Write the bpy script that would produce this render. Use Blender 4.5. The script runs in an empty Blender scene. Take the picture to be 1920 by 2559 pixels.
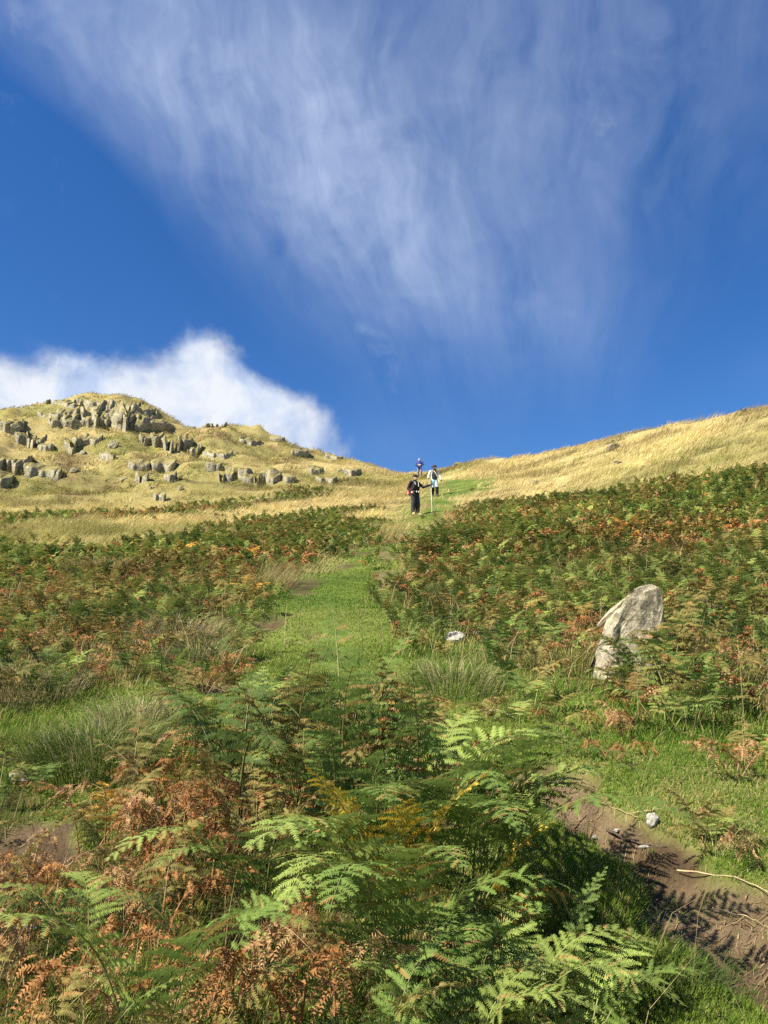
import bpy, bmesh, math, random
import numpy as np
from mathutils import Vector, Matrix, Euler
random.seed(7)
rng = np.random.default_rng(7)
S = bpy.context.scene
COL = S.collection
R = math.radians

# ------------------------------------------------------------------ camera facts (portrait phone photograph)
PITCH = R(13.0)
EYE = 1.6
FPX = 1737.0                      # focal length in units of the 1660 x 2212 view of the photograph
CP, SP = math.cos(PITCH), math.sin(PITCH)

def ray(x, y):
    u = (x - 830.0) / FPX; v = (1106.0 - y) / FPX
    return u, CP - v * SP, SP + v * CP        # world direction

def az_tan(x, y):
    dx, dy, dz = ray(x, y)
    return math.atan2(dx, dy), dz / math.hypot(dx, dy)

# ------------------------------------------------------------------ noise
def _h(ix, iy, iz, seed):
    h = (ix * 374761393 + iy * 668265263 + iz * 1274126177 + seed * 974634777) & 0xffffffff
    h = ((h ^ (h >> 13)) * 1274126177) & 0xffffffff
    h = ((h ^ (h >> 16)) * 2246822519) & 0xffffffff
    return ((h ^ (h >> 15)) & 0xffffff) / float(0xffffff) * 2 - 1

def noise3(x, y, z, seed=0):
    x = np.asarray(x, float); y = np.asarray(y, float) + x * 0; z = np.asarray(z, float) + x * 0
    fx, fy, fz = np.floor(x), np.floor(y), np.floor(z)
    ix, iy, iz = fx.astype(np.int64), fy.astype(np.int64), fz.astype(np.int64)
    tx, ty, tz = x - fx, y - fy, z - fz
    tx = tx * tx * (3 - 2 * tx); ty = ty * ty * (3 - 2 * ty); tz = tz * tz * (3 - 2 * tz)
    def L(a, b, t): return a + (b - a) * t
    c = [[[ _h(ix + i, iy + j, iz + k, seed) for k in (0, 1)] for j in (0, 1)] for i in (0, 1)]
    return L(L(L(c[0][0][0], c[0][0][1], tz), L(c[0][1][0], c[0][1][1], tz), ty),
             L(L(c[1][0][0], c[1][0][1], tz), L(c[1][1][0], c[1][1][1], tz), ty), tx)

def noise2(x, y, seed=0):
    x = np.asarray(x, float); y = np.asarray(y, float)
    fx, fy = np.floor(x), np.floor(y)
    ix, iy = fx.astype(np.int64), fy.astype(np.int64)
    tx, ty = x - fx, y - fy
    tx = tx * tx * (3 - 2 * tx); ty = ty * ty * (3 - 2 * ty)
    a, b = _h(ix, iy, 0 * ix, seed), _h(ix + 1, iy, 0 * ix, seed)
    c, d = _h(ix, iy + 1, 0 * ix, seed), _h(ix + 1, iy + 1, 0 * ix, seed)
    return (a + (b - a) * tx) * (1 - ty) + (c + (d - c) * tx) * ty

def fbm2(x, y, oct=4, seed=0, gain=0.5):
    s, a, n = 0, 1.0, 0.0
    x = np.asarray(x, float); y = np.asarray(y, float)
    for o in range(oct):
        s = s + a * noise2(x * 2 ** o + 17.3 * o, y * 2 ** o - 9.1 * o, seed + o); n += a; a *= gain
    return s / n

def smooth(a, b, x):
    t = np.clip((np.asarray(x, float) - a) / (b - a), 0, 1)
    return t * t * (3 - 2 * t)

# ------------------------------------------------------------------ terrain profile: slope sigma = z / r over (azimuth, distance)
COLX = [-300, 0, 430, 860, 1200, 1660]
NEAR = {1: [.23, .248, .268, .275, .278, .278], 6: [.23, .248, .268, .275, .278, .284], 9: [.228, .247, .266, .275, .280, .288],
        14: [.225, .245, .264, .275, .287, .298], 20: [.222, .243, .262, .276, .297, .312]}
FARY = {27: [1160, 1157, 1150, 1142, 1105, 1012], 36: [1138, 1132, 1122, 1102, 1060, 940],
        48: [1106, 1100, 1087, 1070, 1012, 860], 62: [1068, 1062, 1047, 1050, 968, 800]}
CREST = [(-500, 935, 98), (-200, 915, 104), (0, 893, 110), (55, 888, 116), (85, 872, 123), (110, 858, 127), (150, 846, 130),
         (200, 842, 132), (250, 841, 132), (300, 857, 131), (350, 884, 128), (400, 915, 125), (425, 920, 123), (450, 914, 122), (485, 913, 120), (560, 935, 116),
         (620, 951, 113), (690, 972, 108), (760, 986, 102), (820, 1005, 97), (860, 1019, 92), (920, 1021, 85), (950, 1012, 80),
         (1000, 997, 75), (1100, 986, 68), (1200, 969, 62), (1300, 943, 58), (1400, 919, 54), (1500, 905, 51), (1580, 889, 49),
         (1660, 873, 47), (1800, 850, 45), (2100, 810, 42)]
ths = np.radians(np.arange(-45, 45.01, 0.2))
lrs = np.linspace(math.log(1.0), math.log(140.0), 260)
rs = np.exp(lrs)
cth = np.array([az_tan(x, y)[0] for x, y, r in CREST])
ct = np.interp(ths, cth, [az_tan(x, y)[1] for x, y, r in CREST])
cR = np.interp(ths, cth, [r for x, y, r in CREST])
colth = np.array([az_tan(x, 1100)[0] for x in COLX])
knots_r, knots_s = [], []
for r in NEAR: knots_r.append(r); knots_s.append(np.interp(ths, colth, NEAR[r]))
for r in FARY: knots_r.append(r); knots_s.append(np.interp(ths, colth, [az_tan(x, y)[1] + EYE / r for x, y in zip(COLX, FARY[r])]))
knots_s = np.array(knots_s)
SIG = np.zeros((len(ths), len(rs)))
for i in range(len(ths)):
    sc = ct[i] + EYE / cR[i]
    kr = [r for r in knots_r if r < 0.88 * cR[i]]
    ks = [knots_s[k, i] for k, r in enumerate(knots_r) if r < 0.88 * cR[i]]
    prof = np.interp(lrs, np.log(kr + [cR[i]]), ks + [sc])
    zc = sc * cR[i]
    beyond = rs > cR[i]
    prof[beyond] = (zc + 0.03 * (rs[beyond] - cR[i])) / rs[beyond]
    SIG[i] = prof
def blur(A, axis, n):
    for _ in range(n):
        P_ = np.pad(A, [(1, 1) if a == axis else (0, 0) for a in range(2)], mode='edge')
        A = (np.take(P_, range(0, A.shape[axis]), axis) + 2 * A + np.take(P_, range(2, A.shape[axis] + 2), axis)) / 4
    return A
SIG = blur(blur(SIG, 1, 6), 0, 3)

def gbase(x, y):
    x = np.asarray(x, float); y = np.asarray(y, float)
    r = np.hypot(x, y) + 1e-6
    th = np.arctan2(x, y)
    tc = np.clip(th, ths[0], ths[-1])
    fi = (tc - ths[0]) / (ths[1] - ths[0]); i0 = np.clip(fi.astype(int), 0, len(ths) - 2); fi = np.clip(fi - i0, 0, 1)
    fj = (np.log(np.clip(r, 1.0, 140.0)) - lrs[0]) / (lrs[1] - lrs[0]); j0 = np.clip(fj.astype(int), 0, len(rs) - 2); fj = np.clip(fj - j0, 0, 1)
    s = (SIG[i0, j0] * (1 - fj) + SIG[i0, j0 + 1] * fj) * (1 - fi) + (SIG[i0 + 1, j0] * (1 - fj) + SIG[i0 + 1, j0 + 1] * fj) * fi
    k = np.cos(th) / np.cos(tc)
    z = s * np.minimum(r, 140.0) * k
    return z + np.where(r > 140, (r - 140) * 0.01, 0)

_rr = np.exp(np.linspace(math.log(0.6), math.log(139), 900))
def at(x, y, fn=None):
    """ground point under a point of the photograph"""
    th, t = az_tan(x, y)
    X, Y = _rr * math.sin(th), _rr * math.cos(th)
    d = (EYE + t * _rr) - (fn or gbase)(X, Y)
    hit = np.nonzero(d <= 0)[0]
    if len(hit) == 0: k = int(np.argmin(d[300:])) + 300; return X[k], Y[k]
    k = hit[0]
    if k == 0: return X[0], Y[0]
    f = d[k - 1] / (d[k - 1] - d[k])
    return X[k - 1] + (X[k] - X[k - 1]) * f, Y[k - 1] + (Y[k] - Y[k - 1]) * f

def poly(pts): return np.array([at(x, y) for x, y in pts])
def sdist(P, x, y):
    """signed distance to a polygon, negative inside"""
    x = np.asarray(x, float).ravel(); y = np.asarray(y, float).ravel()
    best = np.full(x.shape, 1e9); ins = np.zeros(x.shape, bool)
    n = len(P)
    for i in range(n):
        ax, ay = P[i]; bx, by = P[(i + 1) % n]
        ex, ey = bx - ax, by - ay
        t = np.clip(((x - ax) * ex + (y - ay) * ey) / (ex * ex + ey * ey + 1e-12), 0, 1)
        best = np.minimum(best, (x - ax - t * ex) ** 2 + (y - ay - t * ey) ** 2)
        c = ((ay > y) != (by > y)) & (x < (bx - ax) * (y - ay) / (by - ay + 1e-15) + ax)
        ins ^= c
    return np.where(ins, -1, 1) * np.sqrt(best)

GRASS = poly([(880, 1095), (905, 1070), (940, 1040), (1000, 1032), (1090, 1030), (1075, 1055), (1010, 1075), (985, 1110), (935, 1150), (895, 1185), (868, 1230), (838, 1275), (838, 1320), (890, 1360), (905, 1420),
              (980, 1455), (1130, 1490), (1280, 1500), (1420, 1555), (1700, 1570), (2100, 1600), (2100, 2900), (-500, 2900), (-500, 1650),
              (-100, 1575), (60, 1535), (220, 1500), (350, 1510), (440, 1490), (500, 1440), (500, 1390), (540, 1330), (580, 1275), (660, 1235),
              (740, 1195), (830, 1175), (850, 1130)])
ISLE = poly([(-300, 2900), (-300, 2060), (60, 1975), (180, 1880), (250, 1790), (340, 1720), (450, 1665), (560, 1640), (700, 1625), (880, 1630),
             (960, 1680), (1000, 1760), (1040, 1850), (1075, 1950), (1110, 2060), (1200, 2180), (1330, 2330), (1430, 2560), (1430, 2900)])
ISLE2 = poly([(-300, 1850), (-300, 1700), (0, 1690), (60, 1700), (90, 1735), (70, 1775), (20, 1790), (-60, 1830)])
MUD = poly([(1180, 1690), (1255, 1685), (1300, 1730), (1380, 1785), (1450, 1800), (1500, 1850), (1560, 1900), (1640, 1910), (1740, 1950),
            (1850, 2350), (1700, 2290), (1570, 2140), (1490, 2050), (1400, 1970), (1330, 1880), (1230, 1790), (1175, 1740)])
MUD2 = poly([(-60, 1830), (60, 1795), (130, 1790), (130, 1850), (40, 1915), (-60, 1930)])
LEFTB = poly([(-700, 1195), (0, 1182), (150, 1197), (330, 1178), (430, 1155), (560, 1130), (700, 1108), (820, 1122), (850, 1150), (830, 1175),
              (740, 1195), (660, 1235), (580, 1275), (540, 1330), (500, 1390), (500, 1440), (440, 1490), (350, 1510), (220, 1495), (60, 1530),
              (-100, 1570), (-700, 1660)])
RIGHTB = poly([(965, 1118), (1000, 1112), (1060, 1098), (1150, 1090), (1250, 1077), (1450, 1050), (1560, 1032), (1660, 1020), (2100, 985), (2100, 1600),
               (1700, 1570), (1420, 1555), (1280, 1500), (1130, 1490), (980, 1455), (905, 1420), (890, 1360), (838, 1320), (838, 1275),
               (868, 1230), (895, 1185), (935, 1150)])
BAND = poly([(-300, 1132), (0, 1120), (200, 1108), (380, 1095), (560, 1078), (650, 1068), (650, 1078), (560, 1092), (400, 1112), (230, 1126), (0, 1142), (-300, 1155)])
HOLES = [(at(602, 1328), .22, .16), (at(700, 1415), .16, .10), (at(580, 1345), .25, .10), (at(690, 1372), .13, .05), (at(640, 1385), .10, .04), (at(740, 1364), .08, .03), (at(480, 1490), .15, .05), (at(560, 1432), .11, .04), (at(1210, 1690), .22, .09), (at(1285, 1765), .15, .08), (at(1340, 1800), .12, .05), (at(1440, 1880), .16, .05), (at(1560, 2010), .2, .05)]

def zones(x, y):
    """soft masks of the ground cover at world x, y"""
    x = np.asarray(x, float).ravel(); y = np.asarray(y, float).ravel()
    r = np.hypot(x, y)
    w = 0.10 + 0.03 * r
    n1 = fbm2(x * 1.1, y * 1.1, 3, 11) * (0.25 + 0.045 * r)
    n2 = fbm2(x * 3.5, y * 3.5, 3, 15) * 0.22
    g = smooth(w, -w, sdist(GRASS, x, y) + n1)
    isl = smooth(.08, -.08, np.minimum(sdist(ISLE, x, y), sdist(ISLE2, x, y)) + n2 * 0.5)
    mud = smooth(.06, -.06, np.minimum(sdist(MUD, x, y), sdist(MUD2, x, y)) + n2)
    for (hx, hy), hr, hd in HOLES:
        mud = np.maximum(mud, smooth(1.2, .7, np.hypot((x - hx), (y - hy)) / hr + n2 * 1.5))
    worn = smooth(.24, .46, fbm2(x * 1.7 + 5, y * 0.8, 4, 31)) * g * smooth(5, 7, r) * smooth(30, 20, r) * 0.85
    mud = np.maximum(mud, worn * 0.8)
    n1 = n1 + fbm2(x / 4.5, y / 4.5, 3, 17) * .17 * r * smooth(14, 26, r)
    lb = smooth(w, -w, sdist(LEFTB, x, y) + n1); rb = smooth(w, -w, sdist(RIGHTB, x, y) + n1)
    bd = smooth(.6, -.6, sdist(BAND, x, y) + n1 * .6)
    fern = np.maximum(np.maximum(lb, rb), bd)
    g = np.maximum(g, (1 - fern) * smooth(12, 9, r))          # no moor grass down here, only turf
    straw = np.clip(1 - np.maximum(g, fern), 0, 1)
    return dict(grass=g, isle=isl, mud=mud, fern=fern, straw=straw, band=bd, lb=lb, rb=rb, r=r)

def gz(x, y, Z=None):
    x = np.asarray(x, float); y = np.asarray(y, float); shp = x.shape
    xf, yf = x.ravel(), y.ravel()
    if Z is None: Z = zones(xf, yf)
    r = Z['r']
    z = gbase(xf, yf)
    z = z + fbm2(xf * 0.9, yf * 0.9, 3, 3) * 0.05 * smooth(.5, 3, r)
    z = z + fbm2(xf / 5, yf / 5, 3, 5) * 0.16 * smooth(4, 20, r) * smooth(60, 35, r)
    far = smooth(38, 60, r)
    ter = fbm2(xf / 11, yf / 9, 4, 8)
    lf = .12 + .88 * smooth(-1, -14, xf)                      # the broken crag side is on the left
    stp = fbm2(xf / 7, yf / 6, 3, 14) * 2.2; stp = (np.floor(stp * 2) + smooth(.55, .95, stp * 2 - np.floor(stp * 2))) / 2
    z = z + far * lf * (ter * 1.0 + 0.55 * fbm2(xf / 3.2, yf / 3.2, 3, 9) + .9 * stp * smooth(48, 65, r))
    z = z + smooth(12, 22, r) * .10 * fbm2(xf / 1.3, yf / 1.3, 2, 12) * Z['straw']
    z = z - Z['mud'] * (0.05 + 0.035 * fbm2(xf * 5, yf * 5, 3, 21)) * smooth(16, 9, r)
    z = z + Z['mud'] * 0.034 * fbm2(xf * 11, yf * 11, 4, 22) * smooth(8, 5, r)
    for (hx, hy), hr, hd in HOLES:
        z = z - hd * smooth(1.0, .3, np.hypot(xf - hx, yf - hy) / hr)
    return z.reshape(shp)
def gfar(x, y):
    """the ground without the cover masks: quick, and the same beyond the path"""
    x = np.asarray(x, float); o_ = np.zeros(x.size)
    return gz(x, y, dict(r=np.hypot(x.ravel(), np.asarray(y, float).ravel()), mud=o_, straw=o_))
def gz1(x, y): return float(gz(np.array([x]), np.array([y]))[0])

# ------------------------------------------------------------------ mesh helpers
def mesh_np(name, V, F, col=None):
    V = np.asarray(V, np.float32); F = np.asarray(F, np.int32)
    me = bpy.data.meshes.new(name)
    k = F.shape[1]
    me.vertices.add(len(V)); me.vertices.foreach_set('co', V.ravel())
    me.loops.add(F.size); me.loops.foreach_set('vertex_index', F.ravel())
    me.polygons.add(len(F)); me.polygons.foreach_set('loop_start', np.arange(0, F.size, k, dtype=np.int32))
    if col is not None:
        c = np.asarray(col, np.float32)
        if c.shape[1] == 3: c = np.concatenate([c, np.ones((len(c), 1), np.float32)], 1)
        a = me.attributes.new('col', 'FLOAT_COLOR', 'POINT'); a.data.foreach_set('color', c.ravel())
    me.update(calc_edges=True)
    return me
def link(name, me, mat=None, parent=None, loc=None, rot=None):
    o = bpy.data.objects.new(name, me); COL.objects.link(o)
    if mat is not None and me is not None and len(me.materials) == 0: me.materials.append(mat)
    if parent is not None: o.parent = parent
    if loc is not None: o.location = loc
    if rot is not None: o.rotation_euler = rot
    return o
def tag(o, label=None, cat=None, group=None, kind=None):
    for k, v in (('label', label), ('category', cat), ('group', group), ('kind', kind)):
        if v: o[k] = v
    return o

# ------------------------------------------------------------------ materials
class NT:
    def __init__(s, tree): s.t = tree; s.n = tree.nodes; s.l = tree.links
    def new(s, ty, **kw):
        n = s.n.new(ty)
        for k, v in kw.items(): setattr(n, k, v)
        return n
    def put(s, sock, v):
        if v is None: return
        if isinstance(v, bpy.types.NodeSocket): s.l.new(v, sock)
        else: sock.default_value = v
    def m(s, op, a, b=None, c=None, clamp=False):
        n = s.new('ShaderNodeMath', operation=op); n.use_clamp = clamp
        for i, v in enumerate((a, b, c)): s.put(n.inputs[i], v)
        return n.outputs[0]
    def noise(s, vec, scale, detail=4, rough=.5, dist=0, out='Fac', dim='3D'):
        n = s.new('ShaderNodeTexNoise'); n.noise_dimensions = dim
        s.put(n.inputs['Vector'], vec); s.put(n.inputs['Scale'], scale); n.inputs['Detail'].default_value = detail
        n.inputs['Roughness'].default_value = rough; n.inputs['Distortion'].default_value = dist
        return n.outputs[out]
    def mix(s, f, a, b, mode='MIX'):
        n = s.new('ShaderNodeMix', data_type='RGBA', blend_type=mode)
        s.put(n.inputs[0], f); s.put(n.inputs[6], a if isinstance(a, bpy.types.NodeSocket) else (*a, 1)); s.put(n.inputs[7], b if isinstance(b, bpy.types.NodeSocket) else (*b, 1))
        return n.outputs[2]
    def map(s, v, a, b, c=0, d=1, smoothstep=True):
        n = s.new('ShaderNodeMapRange', interpolation_type='SMOOTHSTEP' if smoothstep else 'LINEAR')
        for i, q in enumerate((v, a, b, c, d)): s.put(n.inputs[i], q)
        return n.outputs[0]
    def xyz(s, x, y, z):
        n = s.new('ShaderNodeCombineXYZ')
        for i, q in enumerate((x, y, z)): s.put(n.inputs[i], q)
        return n.outputs[0]
def material(name, rough=.8, spec=.3):
    m = bpy.data.materials.new(name); m.use_nodes = True
    t = NT(m.node_tree); b = t.n['Principled BSDF']
    b.inputs['Roughness'].default_value = rough; b.inputs['Specular IOR Level'].default_value = spec
    return m, t, b
def attr(t, name='col'):
    n = t.new('ShaderNodeAttribute'); n.attribute_name = name; return n.outputs['Color']
def bump(t, b, h, strength, dist):
    n = t.new('ShaderNodeBump'); n.inputs['Strength'].default_value = strength; n.inputs['Distance'].default_value = dist
    t.l.new(h, n.inputs['Height']); t.l.new(n.outputs[0], b.inputs['Normal'])

def plain(name, c, rough=.8, var=.25, scale=30, spec=.3):
    m, t, b = material(name, rough, spec)
    co = t.new('ShaderNodeTexCoord').outputs['Object']
    n = t.noise(co, scale, 3)
    k = t.map(n, .3, .7, 1 - var, 1 + var)
    mixn = t.new('ShaderNodeVectorMath', operation='SCALE'); mixn.inputs[0].default_value = c; t.l.new(k, mixn.inputs['Scale'])
    t.l.new(mixn.outputs[0], b.inputs['Base Color'])
    return m

def leaf_material(name, trans=.3, rough=.45, spec=.35):
    m, t, b = material(name, rough, spec)
    c = attr(t)
    oi = t.new('ShaderNodeObjectInfo').outputs['Random']
    hsv = t.new('ShaderNodeHueSaturation'); t.l.new(c, hsv.inputs['Color'])
    t.l.new(t.map(oi, 0, 1, .75, 1.25, False), hsv.inputs['Value'])
    c = hsv.outputs[0]
    t.l.new(c, b.inputs['Base Color'])
    tr = t.new('ShaderNodeBsdfTranslucent'); t.l.new(c, tr.inputs['Color'])
    mx = t.new('ShaderNodeMixShader'); mx.inputs[0].default_value = trans
    t.l.new(b.outputs[0], mx.inputs[1]); t.l.new(tr.outputs[0], mx.inputs[2])
    t.l.new(mx.outputs[0], t.n['Material Output'].inputs['Surface'])
    return m
M_FERN = leaf_material('bracken_leaf', .30, .65, .08)
M_GRASS = leaf_material('grass_blade', .3, .6, .12)
M_STRAW = leaf_material('straw_blade', .3, .7, .1)
M_STALK = leaf_material('stalk', .05, .6, .3)
SKY_STRENGTH = 0.062; SUN_STRENGTH = 5.0; EXPOSURE = 1.27
SKY_HSV = (.510, 1.32, 1.0); CIRRUS = .27; CIRRUS_COL = (.66, .77, 1.0); CUMULUS_COL = (.92, .95, 1.0); CUMULUS_SHADE = (.62, .74, .96)
# ------------------------------------------------------------------ world: sky, cirrus, cumulus
SUN_AZ = math.atan2(-0.86, -0.51)      # azimuth measured from +Y towards +X
SUN_EL = R(48)
w = bpy.data.worlds.new('World'); S.world = w; w.use_nodes = True
t = NT(w.node_tree); t.n.clear()
out = t.new('ShaderNodeOutputWorld'); bg = t.new('ShaderNodeBackground'); bg.inputs['Strength'].default_value = SKY_STRENGTH
t.l.new(bg.outputs[0], out.inputs['Surface'])
sky = t.new('ShaderNodeTexSky', sky_type='NISHITA'); sky.sun_disc = False
sky.sun_elevation = SUN_EL; sky.sun_rotation = SUN_AZ % (2 * math.pi)
sky.altitude = 300; sky.air_density = 1.0; sky.dust_density = 0.3; sky.ozone_density = 3.0
g = t.new('ShaderNodeTexCoord').outputs['Generated']
sx = t.new('ShaderNodeSeparateXYZ'); t.l.new(g, sx.inputs[0])
AZ = t.m('ARCTAN2', sx.outputs[0], sx.outputs[1]); EL = t.m('ARCSINE', sx.outputs[2])
def azel(x, y):
    d = Vector(ray(x, y)).normalized(); return math.atan2(d.x, d.y), math.asin(d.z)
def blob(x, y, wx, wy, deg=0, amp=1.0):
    """soft elliptical patch of the sky; sizes in the photograph's 1660-px units"""
    a0, e0 = azel(x, y)
    ce = math.cos(e0); a_, b_ = wx / FPX, wy / FPX
    u = t.m('MULTIPLY', t.m('SUBTRACT', AZ, a0), ce); v = t.m('SUBTRACT', EL, e0)
    c, s = math.cos(R(deg)), math.sin(R(deg))
    p = t.m('ADD', t.m('MULTIPLY', u, c / a_), t.m('MULTIPLY', v, s / a_))
    q = t.m('ADD', t.m('MULTIPLY', u, -s / b_), t.m('MULTIPLY', v, c / b_))
    e = t.m('EXPONENT', t.m('MULTIPLY', t.m('ADD', t.m('MULTIPLY', p, p), t.m('MULTIPLY', q, q)), -1.0))
    return t.m('MULTIPLY', e, amp)
def total(L):
    s = L[0]
    for q in L[1:]: s = t.m('ADD', s, q)
    return s
# cirrus: streaks that fan out from a point low in the sky
fa, fe = azel(1150, 1480)
du = t.m('MULTIPLY', t.m('SUBTRACT', AZ, fa), .8); dv = t.m('SUBTRACT', EL, fe)
warp = t.noise(g, 3.0, 3, .5)
warp2 = t.noise(g, 9.0, 3, .55)
phi = t.m('ADD', t.m('ADD', t.m('ARCTAN2', du, dv), t.m('MULTIPLY', t.m('SUBTRACT', warp, .5), .30)), t.m('MULTIPLY', t.m('SUBTRACT', warp2, .5), .07))
rho = t.m('SQRT', t.m('ADD', t.m('MULTIPLY', du, du), t.m('MULTIPLY', dv, dv)))
st1 = t.noise(t.xyz(t.m('MULTIPLY', phi, 5.5), t.m('MULTIPLY', rho, 2.6), 1.7), 1.0, 6, .58)
st2 = t.noise(t.xyz(t.m('MULTIPLY', phi, 20), t.m('MULTIPLY', rho, 5.5), 4.2), 1.0, 6, .62)
fl = t.noise(g, 16.0, 5, .6, .6)
macro = total([blob(480, 110, 620, 210, -26, .75), blob(330, 200, 330, 110, -36, .55), blob(620, 340, 380, 140, -46, .74), blob(800, 500, 270, 150, -50, .62),
               blob(960, 300, 420, 330, 0, .32), blob(1050, 640, 250, 130, -32, .48), blob(1190, 690, 120, 60, -30, .25), blob(1400, 330, 420, 300, 20, .29), blob(1520, 160, 300, 260, 0, .13),
               blob(760, 60, 500, 260, 0, .42), blob(1250, 60, 500, 200, 0, .40), blob(60, 40, 260, 90, -20, .55), blob(1640, 800, 70, 60, 30, .12), blob(20, 440, 40, 60, 0, .18),
               blob(850, 960, 180, 90, 0, .18), blob(200, 330, 240, 80, -45, -.18), blob(40, 290, 220, 100, -20, -.25), blob(1560, 560, 160, 200, 0, -.10)])
stn = t.m('ADD', t.m('ADD', t.m('MULTIPLY', st1, .52), t.m('MULTIPLY', st2, .26)), t.m('MULTIPLY', fl, .26))
tex = t.m('ADD', 1.0, t.m('MULTIPLY', t.m('SUBTRACT', stn, .52), 4.2))
cir = t.m('MULTIPLY', t.m('SUBTRACT', t.m('MULTIPLY', macro, tex), .07), CIRRUS, clamp=True)
cir = t.map(cir, 0, 1.0, 0, .85, False)
# cumulus behind the crag
cm = total([blob(-80, 850, 120, 80, 0, .8), blob(50, 830, 100, 46, 0, .50), blob(165, 780, 50, 30, 0, .42), blob(260, 850, 150, 60, 8, .62), blob(440, 760, 64, 52, 0, .88), blob(400, 830, 90, 60, 20, .45),
            blob(420, 880, 190, 80, 0, .9), blob(550, 860, 90, 66, -25, .75), blob(658, 922, 78, 66, -35, .88), blob(500, 975, 260, 80, 0, .7), blob(160, 900, 240, 50, 0, .45), blob(-220, 880, 200, 120, 0, .9)])
cn1 = t.noise(g, 7.0, 7, .62, .4); cn2 = t.noise(g, 22.0, 5, .6, .3)
cd = t.m('ADD', cm, t.m('ADD', t.m('MULTIPLY', t.m('SUBTRACT', cn1, .5), 1.9), t.m('MULTIPLY', t.m('SUBTRACT', cn2, .5), .9)))
cu = t.map(cd, .25, 1.15, 0, 1)
cu = t.m('MULTIPLY', cu, .97)
# thinner, bluer places inside the cumulus
thin = t.map(t.m('ADD', t.noise(g, 9.0, 5, .6, .3), t.m('MULTIPLY', cm, .12)), .42, .66, .66, 1.0)
hs = t.new('ShaderNodeHueSaturation'); t.l.new(sky.outputs[0], hs.inputs['Color'])
hs.inputs['Hue'].default_value = SKY_HSV[0]; hs.inputs['Saturation'].default_value = SKY_HSV[1]; hs.inputs['Value'].default_value = SKY_HSV[2]
k = 1.0 / SKY_STRENGTH / 2 ** EXPOSURE
c1 = t.mix(cir, hs.outputs[0], tuple(q * k for q in CIRRUS_COL))
cs_ = t.mix(t.map(t.noise(g, 11.0, 6, .6, .5), .38, .60), tuple(q * k for q in CUMULUS_SHADE), tuple(q * k for q in CUMULUS_COL))
c2 = t.mix(t.m('MULTIPLY', cu, thin), c1, cs_)
t.l.new(c2, bg.inputs['Color'])
try: w.cycles.sampling_method = 'MANUAL'; w.cycles.sample_map_resolution = 512
except Exception: pass

sl = bpy.data.lights.new('sun', 'SUN'); sl.energy = SUN_STRENGTH; sl.angle = R(.53); sl.color = (1.0, .93, .80)
so = bpy.data.objects.new('sun', sl); COL.objects.link(so)
sd = Vector((math.sin(SUN_AZ) * math.cos(SUN_EL), math.cos(SUN_AZ) * math.cos(SUN_EL), math.sin(SUN_EL)))
so.rotation_euler = sd.to_track_quat('Z', 'Y').to_euler(); so.location = sd * 50

cam = bpy.data.cameras.new('camera'); co = bpy.data.objects.new('camera', cam); COL.objects.link(co); S.camera = co
cam.sensor_fit = 'VERTICAL'; cam.sensor_height = 24.0; cam.lens = 24.0 * FPX / 2212.0
cam.clip_start = 0.05; cam.clip_end = 6000
co.location = (0, 0, EYE); co.rotation_euler = (math.pi / 2 + PITCH, 0, 0)
S.view_settings.view_transform = 'Standard'; S.view_settings.look = 'None'; S.view_settings.exposure = EXPOSURE; S.view_settings.gamma = 1
S.render.film_transparent = False
try:
    S.cycles.max_bounces = 6; S.cycles.diffuse_bounces = 3; S.cycles.glossy_bounces = 2; S.cycles.transmission_bounces = 3; S.cycles.transparent_max_bounces = 4
    S.cycles.use_denoising = False; S.cycles.caustics_reflective = False; S.cycles.caustics_refractive = False
except Exception: pass
# ------------------------------------------------------------------ the ground: one sheet to the horizon
th_in = np.radians(np.arange(-36, 36.01, 0.2))
th_out = np.radians(np.concatenate([np.arange(39, 321.01, 3.0)]))
tg = np.concatenate([th_in, th_out])
rg = np.concatenate([np.exp(np.arange(math.log(.35), math.log(150), .0115)), [170, 200, 260, 350, 600, 1200, 3000]])
TT, RR = np.meshgrid(tg, rg, indexing='ij')
X, Y = RR * np.sin(TT), RR * np.cos(TT)
Zn = zones(X, Y); Zg = gz(X, Y, Zn)
x, y, r = X.ravel(), Y.ravel(), Zn['r']
def c3(*c): return np.array(c)[None, :]
v1 = fbm2(x * .45, y * .45, 4, 41)[:, None]; v2 = fbm2(x * 2.6, y * 2.6, 4, 43)[:, None]; v3 = fbm2(x / 14, y / 14, 4, 47)[:, None]
def lerp(a, b, f): return a + (b - a) * f
straw = lerp(c3(.30, .235, .085), c3(.40, .32, .14), smooth(-.4, .4, v1))
olive = lerp(c3(.13, .135, .035), c3(.20, .175, .06), smooth(-.4, .4, v2))
brown = c3(.14, .085, .045)
# left hillside greener low down, golden up high and on the right
lowleft = smooth(.45, .0, np.abs(r - 62) / 40)[:, None] * smooth(0, -14, x)[:, None]
f = np.clip(smooth(-.2, .4, v3 + .4 * v2) * .60 + lowleft * .5 + smooth(.0, .5, v1) * .25 + .18 * smooth(-4, -14, x)[:, None], 0, 1)
cs = lerp(straw, olive, f)
cs = lerp(cs, brown, smooth(.28, .55, fbm2(x / 5, y / 3.4, 4, 53)[:, None]) * .55)
cg = lerp(c3(.075, .115, .018), c3(.135, .16, .034), smooth(-.4, .45, v1)) * (1 + .35 * v2)
cg = lerp(cg, c3(.24, .21, .08), smooth(.15, .55, fbm2(x * 1.4, y * 1.4, 4, 59)[:, None]) * .45)
cm_ = lerp(c3(.066, .044, .024), c3(.150, .108, .062), smooth(-.45, .45, v2))
cf = lerp(c3(.075, .078, .022), c3(.115, .085, .034), smooth(-.3, .3, v2))
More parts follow.
